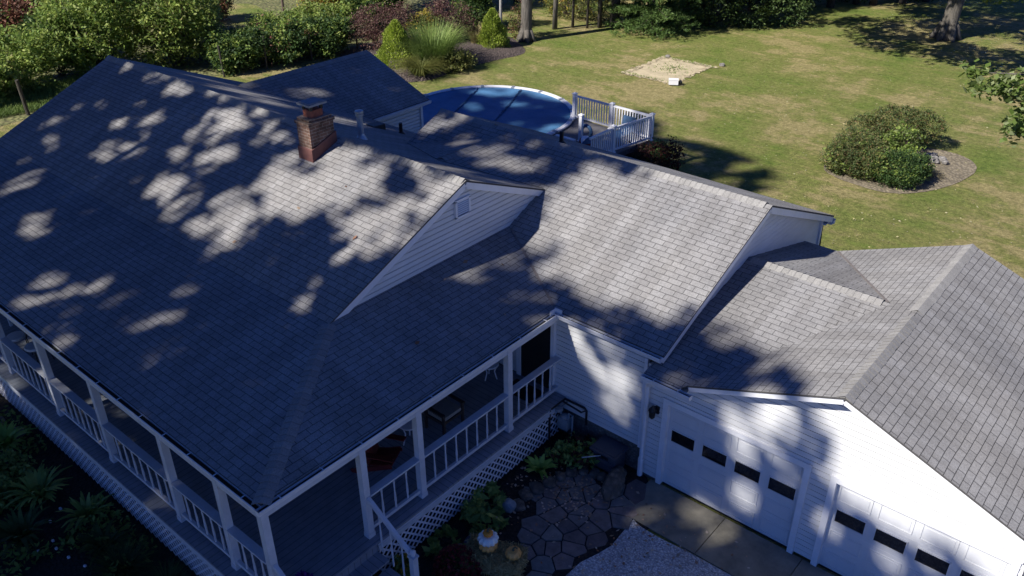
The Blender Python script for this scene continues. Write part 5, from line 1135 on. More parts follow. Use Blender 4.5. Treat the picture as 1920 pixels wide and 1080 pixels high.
[(3.18,3.24),(3.19,3.18),(3.17,3.11),(3.13,3.07),(3.08,3.07),(3.05,3.12),(3.05,3.19),(3.08,3.25),(3.14,3.27)],
[(2.37,0.83),(2.38,0.78),(2.37,0.72),(2.32,0.68),(2.28,0.69),(2.24,0.73),(2.24,0.79),(2.27,0.84),(2.32,0.86)],
[(1.78,8.93),(7.19,9.33),(7.14,8.14),(6.89,6.02),(6.63,4.60),(6.17,4.62),(5.57,4.37),(4.98,4.20),(4.53,4.13),(4.08,4.24),(3.75,4.11),(3.16,4.70),(2.54,5.45),(2.10,6.01),(1.88,7.46),(2.14,8.08)],
[(5.13,4.21),(5.08,4.11),(4.91,4.05),(4.72,4.06),(4.58,4.13),(4.57,4.23),(4.69,4.31),(4.88,4.34),(5.06,4.30)],
[(6.13,4.53),(6.09,4.45),(5.98,4.40),(5.85,4.41),(5.76,4.47),(5.75,4.55),(5.83,4.62),(5.96,4.64),(6.08,4.60)],
[(1.25,8.62),(1.33,8.34),(1.24,7.93),(1.04,7.57),(0.82,7.42),(0.67,7.56),(0.67,7.93),(0.82,8.35),(1.05,8.62)],
[(0.23,8.61),(0.28,8.34),(0.16,7.95),(-0.07,7.61),(-0.31,7.48),(-0.44,7.61),(-0.40,7.96),(-0.21,8.36),(0.04,8.61)],
[(1.01,9.13),(1.07,8.94),(1.02,8.67),(0.89,8.44),(0.74,8.36),(0.63,8.46),(0.62,8.71),(0.71,8.98),(0.87,9.15)],
[(1.03,8.08),(1.01,7.89),(0.81,7.59),(0.54,7.32),(0.31,7.21),(0.23,7.31),(0.35,7.58),(0.61,7.88),(0.87,8.08)],
[(-1.83,9.17),(-1.71,8.91),(-1.74,8.56),(-1.90,8.29),(-2.12,8.21),(-2.31,8.37),(-2.36,8.70),(-2.26,9.03),(-2.05,9.22)],
[(-2.32,8.64),(-2.15,8.43),(-2.10,8.14),(-2.19,7.92),(-2.37,7.85),(-2.56,7.97),(-2.68,8.24),(-2.66,8.51),(-2.52,8.67)],
[(-0.80,8.68),(-0.78,8.48),(-0.90,8.14),(-1.10,7.84),(-1.29,7.70),(-1.38,7.79),(-1.34,8.08),(-1.17,8.42),(-0.95,8.66)],
[(6.90,7.54),(9.78,7.76),(9.06,6.54),(8.41,5.50),(8.07,4.88),(7.69,5.01),(7.24,4.69),(6.87,4.44),(6.86,5.05)],
[(10.10,7.88),(10.12,5.76),(10.13,4.53),(9.82,4.09),(9.17,4.69),(8.31,5.21),(9.23,6.55)],
[(9.01,5.17),(9.05,4.94),(8.93,4.65),(8.70,4.43),(8.47,4.38),(8.34,4.53),(8.38,4.81),(8.57,5.09),(8.82,5.23)],
[(8.52,4.39),(8.55,4.19),(8.42,3.92),(8.19,3.69),(7.97,3.62),(7.86,3.74),(7.90,3.99),(8.10,4.27),(8.34,4.42)],
[(8.07,2.78),(8.02,2.58),(7.90,2.42),(7.78,2.38),(7.72,2.48),(7.74,2.67),(7.83,2.87),(7.95,2.97),(8.05,2.94)],
[(8.83,3.48),(8.82,3.25),(8.68,3.02),(8.49,2.90),(8.32,2.95),(8.27,3.14),(8.36,3.40),(8.53,3.58),(8.72,3.61)],
[(7.54,3.00),(7.51,2.87),(7.41,2.74),(7.29,2.67),(7.20,2.70),(7.19,2.81),(7.26,2.96),(7.37,3.06),(7.48,3.08)],
[(9.81,3.86),(9.77,3.64),(9.62,3.41),(9.41,3.29),(9.26,3.33),(9.24,3.52),(9.35,3.76),(9.54,3.94),(9.72,3.98)],
[(8.32,2.87),(8.26,2.75),(8.15,2.65),(8.04,2.62),(8.00,2.67),(8.02,2.79),(8.12,2.90),(8.23,2.97),(8.31,2.96)],
[(9.44,2.80),(9.34,2.67),(9.21,2.59),(9.10,2.60),(9.07,2.70),(9.14,2.83),(9.26,2.94),(9.39,2.97),(9.46,2.92)],
[(8.60,2.64),(8.53,2.47),(8.42,2.34),(8.34,2.33),(8.31,2.43),(8.35,2.60),(8.44,2.75),(8.54,2.83),(8.60,2.78)],
[(9.94,2.80),(9.87,2.63),(9.74,2.49),(9.61,2.45),(9.55,2.53),(9.58,2.69),(9.70,2.86),(9.83,2.95),(9.93,2.92)],
[(7.60,2.25),(7.53,2.09),(7.42,1.98),(7.32,1.95),(7.29,2.04),(7.33,2.18),(7.43,2.33),(7.53,2.40),(7.60,2.37)],
[(9.09,1.77),(9.02,1.59),(8.90,1.45),(8.81,1.43),(8.77,1.52),(8.81,1.70),(8.91,1.86),(9.02,1.94),(9.09,1.91)],
[(6.58,0.14),(6.45,-0.09),(6.22,-0.29),(6.00,-0.38),(5.89,-0.31),(5.95,-0.11),(6.15,0.13),(6.39,0.28),(6.56,0.28)],
[(7.46,0.92),(7.34,0.68),(7.15,0.49),(6.98,0.43),(6.90,0.54),(6.96,0.76),(7.13,0.99),(7.32,1.12),(7.45,1.09)],
[(9.55,1.14),(9.47,0.98),(9.35,0.84),(9.22,0.80),(9.16,0.86),(9.20,1.01),(9.30,1.16),(9.44,1.26),(9.53,1.25)],
[(10.43,1.28),(10.36,1.10),(10.24,0.95),(10.12,0.91),(10.07,1.00),(10.10,1.17),(10.21,1.34),(10.33,1.43),(10.41,1.41)],
[(11.30,1.71),(11.22,1.49),(11.09,1.32),(10.96,1.28),(10.91,1.39),(10.95,1.60),(11.06,1.81),(11.20,1.92),(11.29,1.88)],
[(7.16,3.05),(7.09,2.97),(6.92,2.87),(6.75,2.81),(6.64,2.80),(6.66,2.86),(6.79,2.95),(6.97,3.04),(7.12,3.08)],
[(9.85,4.03),(10.33,3.98),(10.80,3.68),(12.65,2.81),(12.56,2.18),(11.31,1.44),(10.93,1.74),(10.79,2.11),(10.13,2.10),(10.17,2.60),(10.49,2.83),(10.09,2.84),(9.80,3.20),(9.60,3.45)],
[(11.63,1.90),(11.50,1.75),(11.31,1.68),(11.16,1.74),(11.13,1.88),(11.21,2.05),(11.39,2.17),(11.56,2.17),(11.66,2.07)],
[(10.48,1.24),(10.43,1.11),(10.33,1.01),(10.24,0.98),(10.20,1.03),(10.22,1.14),(10.30,1.26),(10.40,1.33),(10.47,1.32)],
[(9.53,2.28),(10.17,2.33),(10.02,1.90),(9.77,1.91),(9.48,1.90)],
[(5.19,2.98),(5.08,2.74),(4.91,2.55),(4.77,2.52),(4.71,2.65),(4.77,2.89),(4.92,3.12),(5.08,3.23),(5.19,3.18)],
[(4.49,3.04),(4.44,2.84),(4.32,2.68),(4.20,2.64),(4.12,2.74),(4.13,2.93),(4.22,3.12),(4.35,3.22),(4.46,3.19)],
[(5.26,2.62),(5.22,2.45),(5.10,2.29),(4.96,2.22),(4.85,2.27),(4.84,2.42),(4.92,2.59),(5.06,2.71),(5.20,2.72)],
[(5.13,2.77),(4.98,2.46),(4.80,2.25),(4.66,2.24),(4.65,2.44),(4.75,2.76),(4.93,3.03),(5.10,3.14),(5.18,3.04)],
[(5.06,2.16),(5.02,1.99),(4.93,1.86),(4.83,1.82),(4.77,1.91),(4.78,2.07),(4.85,2.24),(4.95,2.32),(5.03,2.29)],
[(4.42,2.93),(4.37,2.72),(4.28,2.58),(4.21,2.58),(4.19,2.71),(4.23,2.92),(4.30,3.11),(4.38,3.18),(4.43,3.11)],
[(5.57,2.49),(5.44,2.29),(5.30,2.17),(5.21,2.17),(5.22,2.31),(5.31,2.51),(5.45,2.67),(5.57,2.74),(5.62,2.66)],
[(5.28,3.34),(5.19,3.31),(5.03,3.30),(4.85,3.31),(4.76,3.34),(4.78,3.38),(4.92,3.40),(5.10,3.40),(5.24,3.38)],
[(4.38,1.46),(4.30,1.36),(4.18,1.27),(4.06,1.23),(4.01,1.26),(4.04,1.35),(4.14,1.45),(4.27,1.52),(4.36,1.53)],
[(5.01,1.59),(4.99,1.47),(4.90,1.36),(4.80,1.31),(4.73,1.34),(4.73,1.44),(4.78,1.56),(4.88,1.65),(4.97,1.66)],
[(7.19,-0.26),(7.09,-0.47),(6.75,-0.61),(6.33,-0.61),(6.01,-0.47),(5.96,-0.25),(6.20,-0.06),(6.62,0.01),(7.01,-0.07)],
[(5.85,-0.93),(5.86,-1.06),(5.77,-1.21),(5.62,-1.31),(5.49,-1.31),(5.42,-1.21),(5.46,-1.06),(5.59,-0.93),(5.74,-0.88)],
[(-8.18,-5.42),(-8.08,-5.49),(-8.08,-5.57),(-8.17,-5.61),(-8.31,-5.61),(-8.44,-5.55),(-8.50,-5.47),(-8.46,-5.40),(-8.33,-5.38)],
[(-8.00,-5.71),(-7.90,-5.78),(-7.88,-5.85),(-7.96,-5.88),(-8.09,-5.87),(-8.22,-5.82),(-8.28,-5.74),(-8.25,-5.69),(-8.14,-5.68)],
[(-7.05,-6.20),(-7.06,-6.27),(-7.25,-6.33),(-7.53,-6.35),(-7.76,-6.32),(-7.84,-6.25),(-7.73,-6.18),(-7.48,-6.14),(-7.21,-6.15)],
[(-6.75,-6.20),(-6.51,-6.25),(-6.36,-6.34),(-6.37,-6.41),(-6.54,-6.44),(-6.79,-6.41),(-7.00,-6.33),(-7.07,-6.25),(-6.97,-6.19)],
[(-2.64,-6.00),(-2.57,-6.07),(-2.59,-6.16),(-2.68,-6.22),(-2.82,-6.22),(-2.92,-6.16),(-2.95,-6.07),(-2.89,-6.00),(-2.77,-5.97)],
[(-0.61,-6.29),(-0.63,-6.37),(-0.76,-6.42),(-0.96,-6.43),(-1.12,-6.37),(-1.18,-6.29),(-1.09,-6.22),(-0.91,-6.19),(-0.72,-6.22)],
[(-4.66,-5.68),(-4.65,-5.76),(-4.75,-5.82),(-4.92,-5.82),(-5.09,-5.77),(-5.17,-5.69),(-5.13,-5.61),(-4.98,-5.58),(-4.79,-5.61)],
[(-3.84,-5.21),(-3.83,-5.27),(-3.92,-5.32),(-4.07,-5.32),(-4.20,-5.28),(-4.26,-5.21),(-4.22,-5.15),(-4.09,-5.13),(-3.94,-5.15)],
[(-8.73,-7.19),(-8.57,-7.31),(-8.57,-7.44),(-8.73,-7.53),(-8.98,-7.53),(-9.19,-7.44),(-9.28,-7.30),(-9.20,-7.18),(-8.98,-7.13)],
[(-4.91,-9.01),(-4.78,-9.09),(-4.76,-9.17),(-4.84,-9.20),(-4.99,-9.19),(-5.15,-9.12),(-5.23,-9.04),(-5.20,-8.98),(-5.07,-8.97)],
[(-8.02,-7.15),(-7.92,-7.28),(-8.01,-7.46),(-8.24,-7.62),(-8.51,-7.67),(-8.69,-7.60),(-8.70,-7.43),(-8.52,-7.25),(-8.26,-7.13)],
[(-11.27,17.24),(-11.21,16.79),(-11.56,16.24),(-12.14,15.85),(-12.71,15.79),(-12.98,16.10),(-12.84,16.63),(-12.34,17.14),(-11.71,17.38)],
[(-9.81,15.81),(-9.83,15.57),(-10.18,15.37),(-10.71,15.31),(-11.17,15.42),(-11.35,15.65),(-11.15,15.89),(-10.67,16.02),(-10.14,15.99)],
[(-11.42,14.54),(-11.41,14.37),(-11.64,14.27),(-12.02,14.30),(-12.36,14.43),(-12.50,14.61),(-12.38,14.76),(-12.05,14.80),(-11.67,14.71)],
[(-13.83,15.53),(-10.83,17.80),(-9.04,17.37),(-9.74,17.54),(-10.77,17.36),(-12.89,16.60)],
[(-4.25,16.32),(-3.84,15.47),(-3.81,14.88),(-4.15,14.81),(-4.73,15.28),(-5.29,16.11),(-5.57,16.92),(-5.40,17.31),(-4.86,17.06)],
[(-6.91,18.19),(-6.86,17.68),(-7.33,17.42),(-8.11,17.54),(-8.86,17.99),(-9.22,18.57),(-9.00,19.00),(-8.29,19.06),(-7.47,18.73)]]
SHADE_TUFTS=[
[(0.15,5.31),(0.18,5.09),(0.03,4.89),(-0.24,4.80),(-0.49,4.88),(-0.62,5.08),(-0.55,5.31),(-0.33,5.46),(-0.05,5.46)],
[(1.14,4.84),(1.02,4.61),(0.67,4.54),(0.24,4.66),(-0.08,4.93),(-0.12,5.22),(0.14,5.38),(0.57,5.34),(0.96,5.13)],
[(1.51,4.93),(1.46,4.76),(1.26,4.67),(0.99,4.70),(0.78,4.83),(0.73,5.01),(0.87,5.15),(1.13,5.18),(1.38,5.09)],
[(-0.17,4.68),(-0.10,4.52),(-0.14,4.26),(-0.26,4.03),(-0.42,3.93),(-0.53,4.01),(-0.55,4.23),(-0.46,4.50),(-0.31,4.67)],
[(0.31,3.96),(0.42,3.75),(0.40,3.40),(0.26,3.06),(0.07,2.90),(-0.09,2.99),(-0.14,3.29),(-0.05,3.66),(0.13,3.93)],
[(1.71,4.72),(1.75,4.49),(1.65,4.08),(1.44,3.68),(1.23,3.48),(1.11,3.56),(1.14,3.90),(1.31,4.34),(1.53,4.67)],
[(1.92,5.10),(1.92,4.93),(1.77,4.77),(1.55,4.69),(1.35,4.72),(1.27,4.86),(1.35,5.04),(1.55,5.17),(1.78,5.20)],
[(2.90,8.69),(2.80,8.52),(2.46,8.41),(2.04,8.42),(1.74,8.54),(1.70,8.73),(1.94,8.88),(2.35,8.93),(2.73,8.86)],
[(2.92,5.66),(2.93,5.52),(2.84,5.39),(2.69,5.34),(2.56,5.39),(2.51,5.51),(2.56,5.65),(2.68,5.75),(2.83,5.75)],
[(10.89,3.74),(10.89,3.67),(10.82,3.52),(10.71,3.38),(10.61,3.29),(10.57,3.32),(10.61,3.43),(10.71,3.59),(10.82,3.71)],
[(10.15,3.73),(10.08,3.67),(9.96,3.64),(9.84,3.64),(9.79,3.68),(9.82,3.74),(9.92,3.79),(10.04,3.81),(10.13,3.78)],
[(10.29,3.34),(10.25,3.23),(10.20,3.16),(10.16,3.16),(10.15,3.22),(10.17,3.32),(10.21,3.42),(10.26,3.45),(10.29,3.42)]]
# ---------------------------------------------------------------- fence and vegetation
t = thing('wire_fence', 'wooden-post wire fence along the overgrown field edge', 'fence', (-28, 9, 0)); fa, fb = Vector((-29.35, 2.0)), Vector((-26.55, 15.7)); fd = (fb - fa).normalized(); np_ = 9
tops = []
for i, s_ in enumerate((0.1, 9.3, 11.6, 14.2, 17.0, 19.6)):
    p = fa + fd * s_
    m = MB(); lx, ly = R.uniform(-.06, .06), R.uniform(-.08, .08); h = 1.55 + R.uniform(-.1, .15); m.tube([(p.x, p.y, 0), (p.x + lx, p.y + ly, h)], [.085, .075] if i == 0 else [.055, .05], 8); m.build('fence_post', M['post'], t); tops.append((p, lx, ly))
for z in (.25, .6, .95, 1.3):
    m = MB(); m.tube([(p.x + lx * z / 1.5, p.y + ly * z / 1.5, z) for p, lx, ly in tops[1:]], .007, 4, False); m.build('wire', M['wire'], t)

def cone_conifer(label, x, y, h, r):
    t = thing('dwarf_conifer', label, 'conifer', (x, y, 0)); k = 9000
    z = rng.uniform(0, 1, k) ** 1.25; a = rng.uniform(0, 2 * np.pi, k); rr = r * (1 - z) ** .62 * (1 + .12 * np.sin(a * 5 + z * 9) + .10 * np.sin(a * 3 - z * 14)) * rng.uniform(.72, 1.05, k)
    P = np.stack([x + rr * np.cos(a), y + rr * np.sin(a), .05 + z * h], 1); V = np.stack([np.cos(a) * .6, np.sin(a) * .6, np.full(k, .8)], 1) * rng.uniform(.04, .09, (k, 1)); V += rng.normal(size=(k, 3)) * .015; U = np.cross(V, rng.normal(size=(k, 3))); U /= np.linalg.norm(U, axis=1)[:, None]; U *= .03
    quads_mesh('foliage', P, U, V, M['conifer'], t); m = MB(); m.tube([(x, y, 0), (x, y, h * .9)], [.06, .015], 6); m.build('trunk', M['darkbark'], t)
cone_conifer('lime green cone-shaped conifer just behind the rear wing roof', -22.0, 18.0, 2.35, 1.15)
cone_conifer('lime green cone-shaped conifer at the far end of the mulch bed', -20.6, 23.95, 2.1, .95)
blades('ornamental_grass', 'tall fountain of green ornamental grass in the mulch bed', 'ornamental grass', (-20.6, 19.2), 2600, 2.3, 'reed', .62, .035, base=.95, lift=.9, jitter=.55)
blades('ornamental_grass', 'short tawny grass clump between the two dark shrubs and the far conifer', 'ornamental grass', (-21.45, 23.5), 420, 1.35, 'drygrass', .55, .028, base=.25, lift=1.0)
blades('ornamental_grass', 'low rusty-green grass hanging over the near edge of the mulch bed', 'ornamental grass', (-19.9, 17.6), 1300, 1.5, 'olive', 1.0, .03, base=.4, lift=.8)
bush('low_shrub', 'dark drooping shrub at the shaded foot of the tall ornamental grass', 'shrub', (-19.3, 19.4), [(0, 0, .5, .9, .9, .6), (.3, .5, .35, .6, .7, .45)], 2600, .13, 'olive', clump=.2)
bush('barberry', 'wide purple-brown shrub behind the near lime conifer', 'shrub', (-24.9, 19.6), [(0, 0, 1.5, 1.35, 1.4, 1.15), (.6, .9, 1.7, 1.0, 1.0, .9), (-.6, -.8, 1.3, .9, .9, .9), (.5, -.6, .8, .9, .9, .6)], 7500, .10, 'barberry', stems=22, stemr=.025, clump=.22, shell=.35, bark='twig')
bush('barberry', 'purple-brown shrub in the middle of the bed by the dark evergreen', 'shrub', (-22.9, 23.0), [(0, 0, 1.5, 1.15, 1.15, 1.2), (-.3, -.6, 1.9, .8, .8, .8), (.4, .5, .9, .8, .9, .7)], 6500, .10, 'barberry', stems=22, stemr=.025, clump=.22, shell=.35, bark='twig')
bush('flowering_shrub', 'yellow-green shrub between the two purple shrubs', 'shrub', (-23.4, 21.2), [(0, 0, 1.1, .9, .9, .9), (.2, .3, 1.7, .6, .6, .5)], 3000, .12, 'olive', extra=[('yellow', .25, 1.0)], clump=.2)
bush('evergreen_shrub', 'dark upright evergreen behind the far purple shrub', 'shrub', (-24.1, 26.2), [(0, 0, 1.6, 1.2, 1.2, 1.6), (.2, .3, 2.9, .9, .9, 1.2), (-.5, .4, 2.2, .8, .9, 1.3)], 8000, .15, 'deepgreen', clump=.25, extra=[('green', .3, .9)])

def overgrown(label, x, y, blobs, n, size, mat, **k): return bush('wild_shrub', label, 'shrub', (x, y), blobs, n, size, mat, group='wild shrubs along the fence', **k)
def shaggy(r, h):
    out = []
    for i in range(9):
        a = R.uniform(0, 6.28); d = r * R.uniform(.45, 1.05); s = r * R.uniform(.2, .36); z = h * R.uniform(.35, 1.02) * (1.1 - .35 * d / r)
        out.append((d * math.cos(a), d * math.sin(a), z, s, s, s * R.uniform(.8, 1.6)))
    return out
big = lambda r, h: shaggy(r, h) + [(0, 0, h * .5, r, r, h * .5), (r * .5, r * .3, h * .72, r * .65, r * .65, h * .32), (-r * .5, -r * .2, h * .62, r * .7, r * .7, h * .38), (r * .1, -r * .55, h * .4, r * .7, r * .6, h * .38), (-r * .2, r * .6, h * .5, r * .6, r * .6, h * .42)]
overgrown('tall light green tree-like shrub above the left end of the main ridge', -33.6, 7.8, big(2.3, 4.6), 13000, .21, 'green', stems=14, stemr=.06, clump=.38, extra=[('maple', .12, .9)])
overgrown('twiggy olive-green shrub just right of the left ridge end', -31.6, 11.0, big(2.3, 4.2), 12000, .20, 'green', stems=30, stemr=.045, clump=.38, bark='twig', extra=[('olive', .35, .9)])
overgrown('bushy green shrub at the left edge of the photo, above the fence post', -33.4, 3.9, big(1.8, 2.9), 8000, .19, 'green', stems=10, clump=.3)
overgrown('low green shrub nearest the left edge of the photo', -32.4, 1.6, big(1.5, 2.2), 6000, .18, 'green', stems=8, clump=.3, extra=[('olive', .25, 1)])
overgrown('dark shaded shrub between the left-edge shrub and the tall light green one', -34.4, 6.0, big(1.3, 3.0), 5000, .18, 'deepgreen', stems=8, clump=.3)
overgrown('dark green vine-covered shrub behind the fence, left of the rear wing roof', -28.3, 12.6, big(1.4, 1.9), 8500, .17, 'deepgreen', stems=10, clump=.26, extra=[('green', .35, 1)])
overgrown('dark vine-covered shrub with a rusty tint behind the middle fence post', -27.7, 15.0, big(1.4, 1.9), 8000, .17, 'deepgreen', stems=10, clump=.26, extra=[('russet', .10, 1), ('green', .35, 1)])
overgrown('dark leafy shrub behind the ridge end of the rear wing', -27.0, 17.4, big(1.2, 1.9), 7000, .17, 'deepgreen', stems=10, clump=.26, extra=[('green', .4, 1)])
overgrown('pale grey-green shrub behind the vines, beside the small clearing', -30.8, 17.0, big(1.5, 1.7), 7000, .17, 'green', stems=14, clump=.3, bark='twig', extra=[('maple', .35, .9)])
overgrown('bright green shrub left of the small clearing', -33.8, 13.4, big(1.5, 3.6), 8000, .20, 'green', stems=10, clump=.32)
overgrown('green shrub under the yellow tree', -30.0, 19.6, big(1.4, 1.8), 6500, .17, 'green', stems=10, clump=.3, extra=[('olive', .3, 1)])
overgrown('dark green shrub right of the yellow tree', -29.2, 23.0, big(1.6, 3.2), 8000, .19, 'deepgreen', stems=10, clump=.3, extra=[('green', .3, 1)])
def bgtree(label, x, y, h, r, n, size, mat, bark='darkbark', extra=None, bole=.3, name='broadleaf_tree', group='trees beyond the garden', tr=.16):
    b = [(0, 0, h * .6, r, r, h * .36), (r * .5, 0, h * .72, r * .7, r * .7, h * .26), (-r * .5, r * .3, h * .55, r * .7, r * .7, h * .3), (0, -r * .5, h * .45, r * .7, r * .6, h * .28), (r * .2, r * .5, h * .5, r * .7, r * .7, h * .3)]
    t = tree(name, label, (x, y), [(0, 0, 0, tr), (R.uniform(-.1, .1), .1, h * .4, tr * .8), (0, 0, h * .85, tr * .25)], [[(0, 0, h * .3, tr * .5), (r * .5, .1, h * .6, tr * .2)], [(0, 0, h * .35, tr * .5), (-r * .5, .3, h * .6, tr * .2)], [(0, 0, h * .25, tr * .4), (.1, -r * .6, h * .5, tr * .2)]], b, n, size, mat, bark, group, clump=.4)
    if extra:
        Q = crown_points(b, int(n * extra[1]), .6, .4) + np.array([x, y, 0]); U, V = rand_axes(len(Q), size, .3); quads_mesh('accent_leaves', Q, U, V, M[extra[0]], t)
    return t
bgtree('red-brown autumn tree at the top left corner of the photo', -38.6, 5.6, 4.2, 2.3, 11000, .22, 'russet', extra=('deepgreen', .2))
bgtree('dark green tree behind the red-brown one', -43.0, 9.5, 7.5, 2.8, 9000, .2, 'deepgreen', extra=('green', .2))
bgtree('tall green tree at the top edge above the tall light green shrub', -38.0, 11.6, 5.5, 2.3, 9000, .21, 'green', extra=('deepgreen', .4))
bush('yellow_tree', 'yellow-leaved small tree at the top edge left of the purple shrubs', 'tree', (-33.0, 22.2), big(1.5, 4.0), 6000, .19, 'yellow', None, 14, .05, .3, [('green', .25, 1)])
bgtree('green tree at the top edge behind the wide purple shrub', -31.0, 26.5, 7.0, 2.6, 11000, .19, 'green', extra=('deepgreen', .6))
bgtree('dark green tree at the top edge behind the yellow-green shrub', -29.0, 29.5, 7.5, 2.6, 11000, .19, 'deepgreen', extra=('green', .6))
bush('wild_shrub', 'low rusty shrub at the near edge of the small clearing', 'shrub', (-38.4, 17.6), big(1.1, 2.2), 3500, .18, 'russet', 'wild shrubs along the fence', 14, .03, .3, [('olive', .5, 1)])
bgtree('dull green tree beyond the birch trunk', -27.0, 33.5, 6.5, 2.4, 8000, .2, 'olive', extra=('green', .5))
bgtree('loose green tree beyond the oak trunk', -25.0, 37.0, 6.5, 2.4, 8000, .2, 'olive', extra=('green', .5))
bgtree('green tree filling the gap between the oak trunk and the pine', -22.5, 40.5, 7.0, 2.5, 8000, .2, 'green', extra=('olive', .4))
bgtree('far olive tree past the clearing, top edge of the photo', -50.0, 27.0, 6.5, 3.0, 8000, .22, 'olive', extra=('yellow', .15))
bgtree('far pale tree past the clearing, left of the yellow tree', -44.0, 28.0, 6.0, 2.2, 5000, .2, 'maple', extra=('olive', .5))
# thin bare saplings near the clearing
for x, y, l in ((-36.5, 21.5, 'thin bare grey sapling left of the yellow tree'), (-35.4, 22.6, 'second bare sapling touching the yellow tree')):
    t = thing('sapling', l, 'sapling', (x, y, 0)); m = MB(); m.tube([(x, y, 0), (x - .2, y + .2, 3), (x - .5, y + .3, 7)], [.09, .07, .03], 7); m.build('trunk', M['twig'], t)
    for k in range(10): z = 1.5 + k * .5; a = R.uniform(0, 6.28); m = MB(); m.tube([(x - .07 * z, y + .05 * z, z), (x + math.cos(a) * .6, y + math.sin(a) * .6, z + .9)], [.025, .008], 5); m.build('twig', M['twig'], t)

def bare_trunk(name, label, x, y, path, mat, flare=True, limbs=(), cat='tree', blobs=None, n=0, size=.2, leaf='green', group=None):
    t = thing(name, label, cat, (x, y, 0), group); m = MB(); m.tube([(x + a, y + b, z) for a, b, z, r in path], [r for a, b, z, r in path], 14); m.build('trunk', M[mat], t, smooth=True)
    if flare:
        m = MB(); r0 = path[0][3]
        for k in range(6): a = 1.05 * k + .3; m.tube([(x + r0 * .5 * math.cos(a), y + r0 * .5 * math.sin(a), r0 * 1.6), (x + r0 * .95 * math.cos(a), y + r0 * .95 * math.sin(a), r0 * .5), (x + r0 * 1.45 * math.cos(a), y + r0 * 1.45 * math.sin(a), -.04)], [r0 * .42, r0 * .4, r0 * .15], 7)
        m.build('root', M[mat], t, smooth=True)
    for L in limbs: m = MB(); m.tube([(x + a, y + b, z) for a, b, z, r in L], [r for a, b, z, r in L], 8); m.build('limb', M[mat], t, smooth=True)
    if blobs is not None:
        P = crown_points(blobs, n, .4, .5) + np.array([x, y, 0]); U, V = rand_axes(len(P), size, .3); quads_mesh('crown', P, U, V, M[leaf], t)
    return t
bare_trunk('oak_tree', 'thick grey oak trunk at the top edge right of the birch', -20.2, 26.4, [(0, 0, 0, .40), (0, 0, .6, .33), (.03, .05, 3, .30), (.05, .1, 8, .26), (.1, .2, 13, .12)], 'bark', True, [[(.05, .1, 8, .16), (-2, 1, 11, .05)], [(.05, .1, 9, .16), (2, 2, 12, .05)], [(.05, .1, 10, .14), (.5, 2.5, 12.5, .05)]], blobs=[(0, .5, 12.5, 3.2, 3.2, 2.8), (1.5, 1.5, 11, 2.2, 2.2, 1.8)], n=5000, size=.3, leaf='oakleaf')
bare_trunk('birch_tree', 'slim white birch trunk left of the oak trunk', -21.5, 25.7, [(0, 0, 0, .09), (-.05, .05, 2, .08), (-.1, .1, 5, .07), (0, .2, 9, .03)], 'birch', False, [[(-.1, .1, 5, .04), (.8, .5, 7, .015)], [(-.1, .1, 6, .04), (-.8, .6, 8, .015)]], blobs=[(0, .3, 8.2, 1.6, 1.6, 1.8)], n=1500, size=.16, leaf='yellow')
bush('sapling_bush', 'rusty twiggy bush between the birch and the oak trunks', 'shrub', (-20.9, 26.6), [(0, 0, .9, .7, .7, .9), (.2, .2, 1.7, .5, .5, .8)], 1800, .11, 'olive', stems=16, stemr=.02, bark='twig', extra=[('russet', .5, 1)], clump=.2)
for i, (x, y, r, l) in enumerate(((-20.6, 29.6, .16, 'grey trunk just right of the oak trunk'), (-20.0, 30.6, .09, 'thin dark trunk right of the grey one'), (-19.2, 31.0, .08, 'thin leaning trunk in the middle of the thicket'), (-18.7, 31.6, .14, 'brown trunk left of the pine'), (-18.2, 32.4, .30, 'dark thick trunk against the pine'))):
    bare_trunk('thicket_tree', l, x, y, [(0, 0, 0, r), (R.uniform(-.1, .1), 0, 2, r * .85), (R.uniform(-.4, .4), .1, 5, r * .6), (R.uniform(-.6, .6), .2, 8, r * .25)], 'darkbark' if i else 'bark', False, [[(0, 0, 2.2, r * .4), (R.uniform(-1, 1), .4, 4, .015)], [(0, 0, 3, r * .4), (R.uniform(-1, 1), -.3, 5, .015)]], group='trunks in the thicket by the pine', blobs=[(0, 0, 4.2, 1.3, 1.3, 1.6), (.4, .3, 3.0, 1.0, 1.0, .8)], n=1500, size=.15, leaf='olive')
bush('undergrowth_shrub', 'yellowish undergrowth behind the thin thicket trunks', 'shrub', (-21.8, 32.5), [(0, 0, .8, 1.6, 1.2, .9), (1.6, .8, .7, 1.3, 1.2, .8), (-1.2, .5, 1.2, 1.0, 1.0, 1.0)], 5000, .13, 'olive', stems=26, stemr=.02, bark='twig', extra=[('yellow', .15, 1)], clump=.25)

